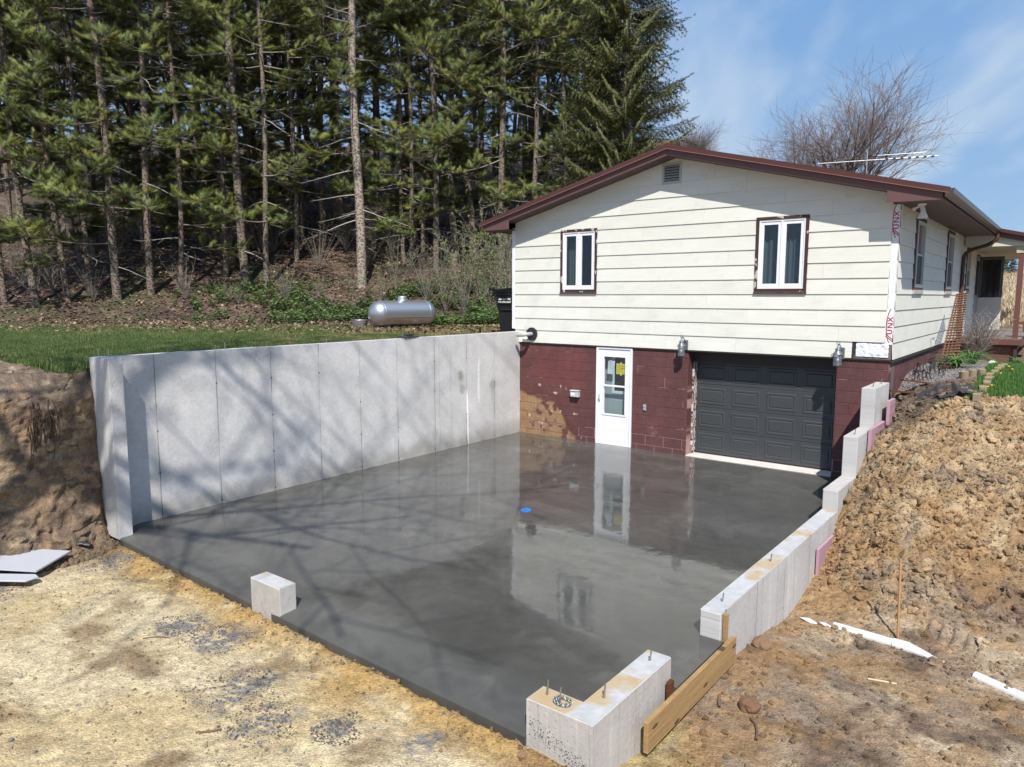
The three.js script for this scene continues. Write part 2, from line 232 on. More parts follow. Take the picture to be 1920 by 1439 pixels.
// ---------------------------------------------------------------- the ground: one grid, denser near the camera, cut by what lies on it
{
  const line = (segs) => { const a = [segs[0][0]]; for (const [from, to, step] of segs) { const n = Math.max(1, Math.round((to - from) / step)); for (let i = 1; i <= n; i++) a.push(from + (to - from) * i / n); } return a; };
  const X = line([[-900, -200, 140], [-200, -60, 14], [-60, -30, 1.5], [-30, -10, 0.4], [-10, -3, 0.16], [-3, 0.6, 0.035], [0.6, 7.6, 0.04], [7.6, 10.3, 0.02], [10.3, 14, 0.15], [14, 30, 1], [30, 60, 3], [60, 200, 14], [200, 900, 140]]);
  const Z = line([[-900, -200, 140], [-200, -70, 13], [-70, -30, 1.3], [-30, -12, 0.4], [-12, -3, 0.16], [-3, 0, 0.06], [0, 7.5, 0.02], [7.5, 9, 0.03], [9, 11.6, 0.025], [11.6, 14.5, 0.08], [14.5, 30, 0.6], [30, 60, 3], [60, 200, 14], [200, 900, 140]]);
  const nx = X.length, nz = Z.length, pos = new Float32Array(nx * nz * 3), colr = new Float32Array(nx * nz * 3), uv = new Float32Array(nx * nz * 2), tmp = [0, 0, 0];
  for (let j = 0; j < nz; j++) for (let i = 0; i < nx; i++) {
    const k = j * nx + i, x = X[i], z = Z[j], y = groundY(x, z); pos[3 * k] = x; pos[3 * k + 1] = y; pos[3 * k + 2] = z;
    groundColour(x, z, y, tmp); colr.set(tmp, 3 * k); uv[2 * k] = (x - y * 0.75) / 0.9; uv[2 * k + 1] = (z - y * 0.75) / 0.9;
  }
  const idx = {};
  for (let j = 0; j < nz - 1; j++) for (let i = 0; i < nx - 1; i++) {
    const cx = (X[i] + X[i + 1]) / 2, cz = (Z[j] + Z[j + 1]) / 2;
    if (cx > 0.3 && cx < 7.2 && cz > 0.4 && cz < 8.8) continue;                         // under the slab
    if (cx > 0.2 && cx < 7.3 && cz < -0.4 && cz > -17) continue;                         // under the house
    const a = j * nx + i, b = a + 1, c = a + nx, d = c + 1; (idx[classOf(cx, cz)] ??= []).push(a, c, b, b, c, d);
  }
  const gp = new THREE.BufferGeometry(); gp.setAttribute('position', new THREE.BufferAttribute(pos, 3));
  gp.setIndex(Object.values(idx).flatMap ? [].concat(...Object.values(idx).map((a) => Array.from(a))) : []); gp.computeVertexNormals(); const nor = gp.attributes.normal.array;
  const m = new THREE.MeshStandardMaterial({ vertexColors: true, map: grain, bumpMap: grainBump, bumpScale: 0.02, roughness: 0.97, side: THREE.DoubleSide });
  const names = { soil: 'dirt_ground', lawn: 'lawn', bed: 'gravel_bed', hillside: 'wooded_hillside', field: 'dry_field' };
  for (const [k, list] of Object.entries(idx)) {
    const map = new Map(), p = [], n = [], c = [], t = [], id = new Uint32Array(list.length);
    list.forEach((v, q) => { let w = map.get(v); if (w === undefined) { w = map.size; map.set(v, w); p.push(pos[3 * v], pos[3 * v + 1], pos[3 * v + 2]); n.push(nor[3 * v], nor[3 * v + 1], nor[3 * v + 2]); c.push(colr[3 * v], colr[3 * v + 1], colr[3 * v + 2]); t.push(uv[2 * v], uv[2 * v + 1]); } id[q] = w; });
    const g = new THREE.BufferGeometry(); g.setAttribute('position', new THREE.Float32BufferAttribute(p, 3)); g.setAttribute('normal', new THREE.Float32BufferAttribute(n, 3)); g.setAttribute('color', new THREE.Float32BufferAttribute(c, 3)); g.setAttribute('uv', new THREE.Float32BufferAttribute(t, 2)); g.setIndex(new THREE.BufferAttribute(id, 1));
    struct(names[k], g, m);
  }
}

// the cut face of the bank, a sheet of its own so that its lumps stand out sideways
{
  const NZ = 170, NY = 110, pos = [], colr = [], uv = [], idx = [], mix = (a, b, t) => a.map((v, i) => lerp(v, b[i], t));
  for (let j = 0; j <= NY; j++) for (let i = 0; i <= NZ; i++) {
    const z = 9.14 + 3.4 * i / NZ, p = j / NY, y0 = -0.2 + 2.4 * p, width = 0.14 + 0.42 * ss(9.15, 9.9, z), t = p < 0.26 ? p / 0.26 * 0.32 : p < 0.86 ? 0.32 + (p - 0.26) / 0.6 * 0.4 : 0.72 + (p - 0.86) / 0.14 * 0.9;
    const n = 0.22 * (fbm(z * 1.7, y0 * 1.4, 4, 271) - 0.5) + 0.09 * Math.max(0, 0.6 - worley(z * 4 + 0.3 * vn(z * 9, y0 * 9, 3), y0 * 5, 272)) + 0.05 * Math.max(0, 0.6 - worley(z * 10, y0 * 11, 273)) + 0.06 * (fbm(z * 14, y0 * 14, 3, 274) - 0.5) + 0.1 * ss(0.3, 0.0, p) - 0.05 * ss(0.02, 0.0, Math.abs(fbm(z * 1.2, y0 * 3, 3, 275) - 0.5));
    const edge = ss(9.14, 9.3, z); pos.push(bankX(z) + 0.05 - t * width + n * edge - (1 - edge) * 0.06, y0 + 0.03 * (vn(z * 8, y0 * 8, 276) - 0.5) - (p > 0.99 ? 0.06 : 0), z + 0.05 * (vn(z * 6, y0 * 6 + 5, 277) - 0.5));
    const a = fbm(z * 2, y0 * 2.4, 4, 281), b = fbm(z * 7, y0 * 9, 3, 282), g = vn(z * 33, y0 * 33, 283); let c = mix([0.215, 0.152, 0.105], [0.36, 0.265, 0.165], ss(0.5, 0.6, a)); c = mix(c, [0.17, 0.12, 0.085], ss(0.54, 0.62, b)); c = mix(c, [0.2, 0.145, 0.105], ss(1.75, 1.85, y0 + 0.35 * (b - 0.5)) * 0.85); c = mix(c, [0.33, 0.22, 0.13], ss(0.56, 0.62, fbm(z * 4 + 3, y0 * 4, 3, 284)) * 0.6);
    const m = 0.8 + 0.4 * g; colr.push(c[0] * m, c[1] * m, c[2] * m); uv.push(z / 0.9, y0 / 0.9);
  }
  for (let j = 0; j < NY; j++) for (let i = 0; i < NZ; i++) { const a = j * (NZ + 1) + i; idx.push(a, a + NZ + 1, a + 1, a + 1, a + NZ + 1, a + NZ + 2); }
  const g = new THREE.BufferGeometry(); g.setAttribute('position', new THREE.Float32BufferAttribute(pos, 3)); g.setAttribute('color', new THREE.Float32BufferAttribute(colr, 3)); g.setAttribute('uv', new THREE.Float32BufferAttribute(uv, 2)); g.setIndex(idx); g.computeVertexNormals();
  struct('dirt_bank', g, new THREE.MeshStandardMaterial({ vertexColors: true, map: grain, bumpMap: grainBump, bumpScale: 0.02, roughness: 0.97, side: THREE.DoubleSide }));
}
// ---------------------------------------------------------------- materials of the building site
const slabCol = dtex(1024, 1024, (u, v) => {
  const x = u * 8, z = v * 9.6, a = fbm(x * 0.8, z * 0.8, 4, 301), b = fbm(x * 2.2 + a * 3, z * 0.9 + a * 2, 5, 311), c = fbm(x * 9, z * 9, 3, 321);
  const wisp = ss(0.5, 0.75, fbm(x * 0.9 + b * 2.5, z * 3.2 + b * 2, 5, 331));
  let g = 0.308 + 0.09 * (a - 0.5) + 0.07 * (b - 0.5) + 0.04 * (c - 0.5) + 0.035 * wisp;
  return [g, g * 0.985, g * 0.94];
});
const slabRough = dtex(1024, 1024, (u, v) => {
  const x = u * 8, z = v * 9.6, a = fbm(x * 0.7, z * 0.7, 4, 341), b = fbm(x * 1.3 + a * 2, z * 4 + a * 2, 5, 351);
  const damp = ss(0.42, 0.68, a * 0.6 + b * 0.4); const edge = ss(8.55, 9.05, z);
  return clamp(0.05 + 0.055 * damp + 0.04 * (b - 0.42) + edge * 0.42, 0.03, 0.7);
}, false);
const slabBump = dtex(1024, 1024, (u, v) => { const x = u * 8, z = v * 9.6; return 0.5 * fbm(x * 1.6, z * 1.6, 3, 361) + 0.25 * fbm(x * 5, z * 3, 3, 371) + 0.06 * fbm(x * 20, z * 20, 2, 381); }, false);
const slabMat = new THREE.MeshPhysicalMaterial({ map: slabCol, roughness: 1, roughnessMap: slabRough, bumpMap: slabBump, bumpScale: 0.004, ior: 1.5, side: THREE.DoubleSide });
function concreteTex(seed, w, h, o = {}) {
  // w, h in metres; seams = list of positions along the first axis
  const W = o.W ?? 1024, H = o.H ?? 512, seams = o.seams ?? [];
  return [dtex(W, H, (u, v) => {
    const x = u * w, y = v * h, a = fbm(x * 1.1, y * 1.1, 4, seed), b = fbm(x * 5, y * 5, 4, seed + 7), c = fbm(x * 30, y * 30, 2, seed + 13);
    let g = 0.775 + 0.09 * (a - 0.5) + 0.07 * (b - 0.5) + 0.06 * (c - 0.5), t = 0;
    const st = fbm(x * 3, y * 0.35, 4, seed + 19); g += 0.05 * (st - 0.5);
    for (const s of seams) { const wob = 0.012 * (vn(y * 7, s, seed + 3) - 0.5), d = Math.abs(x - s - wob * 0.4); g -= 0.2 * ss(0.009, 0.003, d) * ss(0.2, 0.8, vn(y * 3.5, s * 3, seed)) + 0.07 * ss(0.008, 0.003, d); { const ty = Math.abs(((y + 0.25) % 0.6) - 0.3), td = Math.hypot(d, ty); g -= 0.28 * ss(0.02, 0.009, td) * ss(0.3, 0.5, hash(Math.floor((y + 0.25) / 0.6), Math.round(s * 10), seed)); } g -= 0.035 * ss(0.12, 0.0, d) * vn(y * 3, s, seed + 4); }
    const pit = worley(x * 14, y * 14, seed + 2); if (pit < 0.07 && vn(x * 2, y * 2, seed + 5) > 0.6) g -= 0.16;
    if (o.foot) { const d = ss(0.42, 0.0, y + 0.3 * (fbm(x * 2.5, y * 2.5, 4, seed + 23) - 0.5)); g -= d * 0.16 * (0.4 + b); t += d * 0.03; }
    if (o.head) g -= 0.07 * ss(h - 0.28, h, y + 0.2 * (b - 0.5)) * ss(0.4, 0.6, a);
    for (const [sx, sy0, sy1, sw, k] of o.runs ?? []) { const q = ss(sw, sw * 0.25, Math.abs(x - sx - 0.05 * (vn(y * 2.5, sx, 9) - 0.5))) * ss(sy0 - 0.1, sy0 + 0.1, y) * ss(sy1 + 0.15, sy1 - 0.1, y); g += k * q; }
    for (const [sx, sy, r, k] of o.spots ?? []) { const q = ss(1, 0.3, Math.hypot(x - sx, (y - sy) * 0.7) / r + (b - 0.5)); g -= k * q; t += q * k * 0.3; }
    return [g, g * (0.99 - t * 0.3), g * (0.985 - t)];
  }), dtex(W, H, (u, v) => { const x = u * w, y = v * h; let g = 0.6 + 0.25 * (fbm(x * 7, y * 7, 4, seed + 31) - 0.5) + 0.25 * (fbm(x * 40, y * 40, 2, seed + 37) - 0.5); for (const s of seams) g -= 0.5 * ss(0.012, 0.002, Math.abs(x - s)); const pit = worley(x * 14, y * 14, seed + 2); if (pit < 0.08) g -= 0.2; return g; }, false)];
}
const mirror = (a) => { for (const t of a) { t.wrapS = t.wrapT = THREE.MirroredRepeatWrapping; } return a; };
const SEAMS = [0.93, 1.86, 2.83, 3.845, 4.755, 5.65, 6.58, 7.52, 8.44];
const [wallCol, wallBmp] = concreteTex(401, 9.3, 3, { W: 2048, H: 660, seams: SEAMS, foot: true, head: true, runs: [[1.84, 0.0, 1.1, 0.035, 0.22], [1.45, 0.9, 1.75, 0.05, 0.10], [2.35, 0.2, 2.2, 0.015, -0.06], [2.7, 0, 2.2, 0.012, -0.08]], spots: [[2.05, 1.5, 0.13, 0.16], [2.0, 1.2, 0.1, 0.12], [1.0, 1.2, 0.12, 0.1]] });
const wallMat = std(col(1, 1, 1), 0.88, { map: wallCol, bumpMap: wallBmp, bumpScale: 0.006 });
const [conCol, conBmp] = mirror(concreteTex(451, 2, 2, { W: 512, H: 512 }));
const conMat = std(col(0.82, 0.79, 0.75), 0.88, { map: conCol, bumpMap: conBmp, bumpScale: 0.005 });
const [stepCol, stepBmp] = concreteTex(471, 8, 3, { W: 1536, H: 576, seams: [0.62, 1.55, 2.47, 3.4, 4.3, 5.25, 6.15, 7.0], runs: [[4.9, -1, 3, 0.03, -0.06], [5.1, -1, 3, 0.025, 0.06], [5.5, -1, 3, 0.02, -0.06], [5.75, -1, 3, 0.02, 0.05], [6.0, -1, 3, 0.03, -0.05]] });
const stepMat = std(col(0.86, 0.85, 0.84), 0.88, { map: stepCol, bumpMap: stepBmp, bumpScale: 0.006 });
// concrete tops with sand trodden onto them
const sandyTop = dtex(512, 512, (u, v) => { const x = u * 3, y = v * 3, a = fbm(x * 2.4, y * 2.4, 5, 501), c = fbm(x * 14, y * 14, 3, 511); const s = ss(0.5, 0.64, a) * (0.55 + 0.6 * (c - 0.2)), g = 0.76 + 0.1 * (c - 0.5); return [lerp(g, 0.74, s), lerp(g, 0.62, s), lerp(g * 1.01, 0.44, s)]; });
const sandyMat = std(col(0.82, 0.81, 0.79), 0.92, { map: sandyTop, bumpMap: grainBump, bumpScale: 0.006 });
const boltMat = std(col(0.42, 0.42, 0.43), 0.4, { metalness: 0.9 });
const pinkMat = std(col(0.60, 0.36, 0.42), 0.75, { map: grain });
const woodTex = dtex(512, 256, (u, v) => { const a = fbm(u * 3, v * 26, 4, 521), b = fbm(u * 40, v * 60, 2, 531), k = worley(u * 3, v * 1.4, 541); let g = 0.80 + 0.25 * (a - 0.5) + 0.12 * (b - 0.5); if (k < 0.09) g -= 0.35; return [g * 0.86, g * 0.69, g * 0.46]; });
const woodMat = std(col(0.8, 0.8, 0.8), 0.8, { map: woodTex, bumpMap: woodTex, bumpScale: 0.003 });

// ---------------------------------------------------------------- the slab
{
  const N = 40, prof = [[0, 0], [2, 0], [5, 0], [7.5, 0], [-0.42, 0], [-0.39, -0.004], [-0.03, -0.03], [-0.008, -0.036], [0, -0.05], [0, -0.3]], pos = [], idx = [];
  const XS = []; for (let i = 0; i <= N; i++) XS.push(0.001 + (7.165 - 0.001) * i / N); XS.push(7.172, 7.18, 7.549);
  for (const x of XS) { const f = x < 0.365 ? 9.2 : x > 7.175 ? 9.128 : FRONT(x); prof.forEach(([z, y], k) => { pos.push(x, y, k < 1 ? -0.18 : k < 4 ? z : f + z); }); }
  const M = prof.length; for (let i = 0; i < XS.length - 1; i++) for (let k = 0; k < M - 1; k++) { const a = i * M + k, b = a + M; idx.push(a, a + 1, b, b, a + 1, b + 1); }
  let g = new THREE.BufferGeometry(); g.setAttribute('position', new THREE.Float32BufferAttribute(pos, 3)); g.setIndex(idx);
  g = toCreasedNormals(g, 0.4);
  const sill = box(7.5492, 7.79, -0.3, 0, 7.135, 8.135).toNonIndexed(); sill.deleteAttribute('uv'); 
  const all = mergeGeometries([g, sill]); uvs(all, 'xz', 8, 9.6);
  struct('concrete_slab', all, slabMat);
}
// ---------------------------------------------------------------- poured concrete walls
const bolt = (parent, x, y, z, h = 0.1, tilt = 0) => { const g = merge([rod([0, -0.02, 0], [tilt, h, 0], 0.0065, 8), T(cyl(0.011, 0.011, 0.01, 6), 0, 0.02, 0)]); const m = part(parent, 'anchor_bolt', g, boltMat); m.position.set(x, y, z); return m; };
{
  const w = thing('retaining_wall', 'tall pale poured concrete wall running from the house corner to the dirt bank', 'wall');
  const body = cbox(-0.2, 0, -0.5, 2.345, -0.06, 9.02, 0.008);
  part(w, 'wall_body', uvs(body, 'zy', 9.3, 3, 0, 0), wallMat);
  // the return at the free end, with its rough sawn end
  const ret = cbox(-0.2, 0.36, -0.5, 2.345, 9.022, 9.2, 0.006);
  part(w, 'end_return', uvBox(ret, 2), std(col(0.95, 0.95, 0.96), 0.9, { map: conCol, bumpMap: conBmp, bumpScale: 0.008 }), 'short return at the free end of the tall concrete wall');
  for (const [x, z] of [[-0.1, 9.12], [0.15, 9.1], [-0.1, 7.3], [-0.1, 5.4], [-0.1, 3.6], [-0.1, 1.7]]) bolt(w, x, 2.345, z, 0.11);
  const pl = thing('step_foundation_wall', 'concrete foundation wall stepping down from the garage corner along the soil pile', 'wall');
  for (const [z0, z1, top, name] of [[3.055, 7.13, 0.25, 'wall_section'], [2.09, 3.053, 0.53, 'wall_section'], [1.115, 2.088, 1.12, 'wall_section'], [0.06, 1.113, 1.735, 'wall_section']]) {
    const g = cbox(7.55, 7.75, -0.9, top, z0, z1, 0.007); part(pl, name, uvs(g, 'zy', 8, 3, 0, -1), stepMat);
    const c = box(7.556, 7.744, top - 0.003, top + 0.003, z0 + 0.006, z1 - 0.006); part(pl, 'top_face', uvs(c, 'xz', 3, 3, 0, z0 * 0.4), top < 0.3 ? sandyMat : conMat);
  }
  for (const [x, y, z] of [[7.66, 1.735, 0.85], [7.68, 1.735, 0.35], [7.65, 1.12, 1.85], [7.65, .25, 6.85], [7.66, .25, 5.5]]) bolt(pl, x, y, z, 0.09, 0.012);
  const L = thing('corner_foundation_wall', 'low L shaped concrete corner wall with a ring of loose chain on top', 'wall');
  const shape = [[7.177, -9.337], [7.73, -9.337], [7.73, -8.14], [7.53, -8.14], [7.53, -9.135], [7.177, -9.135]];
  const s = new THREE.Shape(shape.map(([x, y]) => new THREE.Vector2(x, y)));
  const g = new THREE.ExtrudeGeometry(s, { depth: 0.75, bevelEnabled: true, bevelSize: 0.006, bevelThickness: 0.006, bevelSegments: 1 }); g.rotateX(-Math.PI / 2); g.translate(0, -0.51, 0);
  const [lc, lb] = mirror(concreteTex(561, 2, 2, { W: 512, H: 512, runs: [0.1, 0.2, 0.34, 0.45, 0.53, 0.62, 0.78, 0.9].map((q, i) => [q + 0.2, -1, 3, 0.012, i % 2 ? 0.045 : -0.045]) }));
  part(L, 'wall_body', uvBox(g, 2), std(col(0.80, 0.765, 0.73), 0.88, { map: lc, bumpMap: lb, bumpScale: 0.006 }));
  const top = new THREE.ExtrudeGeometry(s, { depth: 0.004, bevelEnabled: false }); top.rotateX(-Math.PI / 2); top.translate(0, 0.2455, 0); top.scale(1, 1, 1);
  part(L, 'top_face', uvs(top, 'xz', 3, 3, 6.1, 8.6), sandyMat);
  // splashed dark tar on the front
  const tar = []; const r = rng(77); for (let i = 0; i < 260; i++) { const q = r(), x = 7.2 + q * 0.5, y = 0.06 - q * 0.17 + (r() - 0.5) * 0.12 * (0.5 + r()), rr = 0.002 + 0.006 * r() * r(); tar.push(T(new THREE.CircleGeometry(rr, 5).rotateZ(r() * 6), x, y, 9.3445)); }
  part(L, 'tar_splash', merge(tar), std(col(0.06, 0.055, 0.05), 0.8)).userData.kind = 'stuff';
  for (const [x, z, h] of [[7.27, 9.22, 0.12], [7.4, 9.25, 0.12], [7.62, 9.0, 0.12], [7.63, 8.3, 0.09]]) bolt(L, x, .25, z, h, 0.01);
  const chain = thing('loose_chain', 'small ring of loose galvanized chain on the corner wall', 'chain', null, [7.42, 0.258, 9.24]);
  for (let i = 0; i < 16; i++) { const a = i / 16 * Math.PI * 1.75 + 0.4, l = new THREE.TorusGeometry(0.013, 0.0035, 5, 10).toNonIndexed(); const m = part(chain, 'chain_link', l, boltMat); m.position.set(Math.cos(a) * 0.062, 0.004, Math.sin(a) * 0.045); m.rotation.set(Math.PI / 2 + (i % 2 ? 0.9 : -0.2), 0, a); m.scale.set(1, 1.5, 1); }
  const st = thing('foundation_stub', 'short stub of concrete wall standing between the two open garage bays', 'wall');
  part(st, 'wall_body', uvBox(cbox(3.54, 4.05, -0.5, 0.25, 9.085, 9.283, 0.008), 2), conMat); part(st, 'top_face', uvs(box(3.547, 4.043, 0.248, 0.253, 9.092, 9.276), 'xz', 3, 3, 1, 7), sandyMat);
}
// pink insulation boards against the outside of the stepped wall
const pinkPrint = canvasTex(256, 256, (c, w, h) => { c.fillStyle = '#bb95a3'; c.fillRect(0, 0, w, h); c.fillStyle = 'rgba(150,90,125,0.55)'; for (let i = 0; i < 7; i++) for (let q = 0; q < 8; q++) c.fillRect(50 + q * 15 + 3 * hash(i, q), 14 + i * 34, 9, 9); for (let i = 0; i < 60; i++) { c.fillStyle = `rgba(120,95,80,${0.05 + 0.1 * hash(i, 2)})`; c.fillRect(hash(i, 5) * w, hash(i, 6) * h, 10 * hash(i, 7), 3); } });
const pinkFace = std(col(0.85, 0.85, 0.85), 0.7, { map: pinkPrint });
single('insulation_board', uvs(cbox(7.765, 7.815, 0.25, 1.165, 0.26, 1.52, 0.003), 'zy', 1.3, 1.0, 0.2, 0.2), pinkFace, 'wide pink foam insulation board behind the second step of the foundation wall', 'insulation board');
single('insulation_board', uvs(cbox(7.80, 7.85, 0.6, 1.50, 0.2, 0.62, 0.003).translate(0.03, 0, 0), 'zy', 1.3, 1.0, 0, 0), pinkFace, 'narrow upright pink foam board beside the tallest step of the foundation wall', 'insulation board');
single('insulation_board', uvs(cbox(7.765, 7.80, -0.7, 0.01, 3.35, 4.06, 0.003), 'zy', 1.3, 1.0, 0, 0), pinkFace, 'pink foam board half buried beside the low part of the foundation wall', 'insulation board');
single('insulation_board', uvs(cbox(-0.236, -0.206, -0.3, 1.1, 7.6, 9.19, 0.003), 'zy', 1.3, 1.0, 0, 0), pinkFace, 'thin edge of pink foam board between the tall wall and the dirt bank', 'insulation board');
// form board across the door gap and its stakes
{
  const g = cbox(7.80, 7.84, -0.25, -0.004, 6.95, 8.72, 0.004); g.rotateZ(0); single('form_board', uvs(g, 'zy', 1.6, 0.25), woodMat, 'long tan wooden form board on edge across the gap in the foundation', 'board');
  single('wooden_stake', uvs(cbox(7.758, 7.80, -0.35, 0.245, 7.06, 7.1, 0.004), 'yz', 1.2, 0.3), woodMat, 'upright wooden stake against the end of the low foundation wall', 'stake');
  single('wooden_stake', uvs(cbox(7.762, 7.80, -0.35, 0.1, 8.2, 8.27, 0.004), 'yz', 1.2, 0.3), std(col(0.2, 0.09, 0.045), 0.85, { map: woodTex }), 'short reddish brown stake between corner wall and form board', 'stake');
}
// blue drain cap lying in the wet slab
{
  const d = thing('floor_drain', 'small round blue floor drain cover in the wet slab', 'drain', null, [3.885, 0, 4.955]);
  part(d, 'cap', T(cyl(0.085, 0.08, 0.012, 24), 0, 0.006, 0), std(col(0.02, 0.16, 0.5), 0.6)); for (let i = 0; i < 9; i++) { const a = i * 2.4, q = 0.02 * Math.sqrt(i); part(d, 'knob', T(cyl(0.008, 0.008, 0.006, 8), Math.cos(a) * q * 1.3, 0.015, Math.sin(a) * q * 1.3), std(col(0.03, 0.22, 0.6), 0.5)); }
}
// ---------------------------------------------------------------- the house
const house = thing('house', 'cream sided house with brown gable roof over a maroon block garage', 'house');
const HX0 = -0.15, HX1 = 7.735, HZ1 = -17.2, RX = 3.79, RY = 6.0, SL = 0.257, EX0 = -0.82, EX1 = 8.46;
const roofY = (x) => RY - SL * Math.abs(x - RX);
const sidingTex = dtex(1024, 256, (u, v) => { const a = fbm(u * 6, v * 60, 3, 601), b = fbm(u * 5, v * 3, 4, 611), c = fbm(u * 90, v * 60, 2, 621); const st = ss(0.6, 0.72, fbm(u * 14, v * 4, 4, 641)); const g = 0.925 + 0.03 * (a - 0.5) + 0.05 * (b - 0.5) + 0.02 * (c - 0.5) - 0.018 * st; return [g, g * 0.993, g * 0.953]; });
const sidingBump = dtex(512, 256, (u, v) => 0.5 + 0.5 * (fbm(u * 8, v * 70, 3, 631) - 0.5), false);
const sidingMats = [1, 0.975, 1.02].map((k) => std(col(0.84 * k, 0.84 * k, 0.83 * k), 0.62, { map: sidingTex, bumpMap: sidingBump, bumpScale: 0.0022 }));
const sheathMat = std(col(0.16, 0.14, 0.12), 0.9), darkMat = std(col(0.03, 0.028, 0.026), 0.9);
const brownTrim = std(col(0.075, 0.034, 0.03), 0.55), roofMat = std(col(0.095, 0.033, 0.027), 0.42, { metalness: 0.15 }), fasciaMat = std(col(0.135, 0.062, 0.062), 0.5), soffitMat = std(col(0.10, 0.06, 0.055), 0.6), gutterMat = std(col(0.07, 0.048, 0.045), 0.35);
const whiteMat = std(col(0.8, 0.8, 0.82), 0.4), glassMat = new THREE.MeshPhysicalMaterial({ color: col(0.86, 0.9, 0.9), transmission: 1, thickness: 0, roughness: 0.01, ior: 1.5, side: THREE.DoubleSide });
const roomMat = std(col(0.12, 0.11, 0.1), 0.95);
// convex clip of a polygon by a x + b y <= c
function clip(poly, a, b, c) { const o = []; for (let i = 0; i < poly.length; i++) { const p = poly[i], q = poly[(i + 1) % poly.length], dp = a * p[0] + b * p[1] - c, dq = a * q[0] + b * q[1] - c; if (dp <= 0) o.push(p); if ((dp < 0 && dq > 0) || (dp > 0 && dq < 0)) { const t = dp / (dp - dq); o.push([p[0] + (q[0] - p[0]) * t, p[1] + (q[1] - p[1]) * t]); } } return o; }
function cutRects(r, holes) { let out = [r]; for (const [hx0, hx1, hy0, hy1] of holes) { const nx = []; for (const [x0, x1, y0, y1] of out) { if (hx1 <= x0 || hx0 >= x1 || hy1 <= y0 || hy0 >= y1) { nx.push([x0, x1, y0, y1]); continue; } if (hx0 > x0) nx.push([x0, hx0, y0, y1]); if (hx1 < x1) nx.push([hx1, x1, y0, y1]); const a = Math.max(x0, hx0), b = Math.min(x1, hx1); if (hy0 > y0) nx.push([a, b, y0, hy0]); if (hy1 < y1) nx.push([a, b, hy1, y1]); } out = nx; } return out.filter((q) => q[1] - q[0] > 0.012 && q[3] - q[2] > 0.012); }
function boardGeo(poly, y0, y1) { const g = extr(poly, 0.011), p = g.attributes.position; for (let i = 0; i < p.count; i++) p.setZ(i, p.getZ(i) + 0.016 * (1 - (p.getY(i) - y0) / (y1 - y0))); g.computeVertexNormals(); return g; }
const COURSES = []; { let y = 2.11; COURSES.push([y, 2.39]); for (let k = 0; k < 14; k++) COURSES.push([2.39 + 0.268 * k, 2.39 + 0.268 * (k + 1)]); }
const W1 = [1.131, 2.052, 3.222, 4.575], W2 = [5.409, 6.333, 3.217, 4.57], VENT = [3.51, 3.915, 5.325, 5.725];
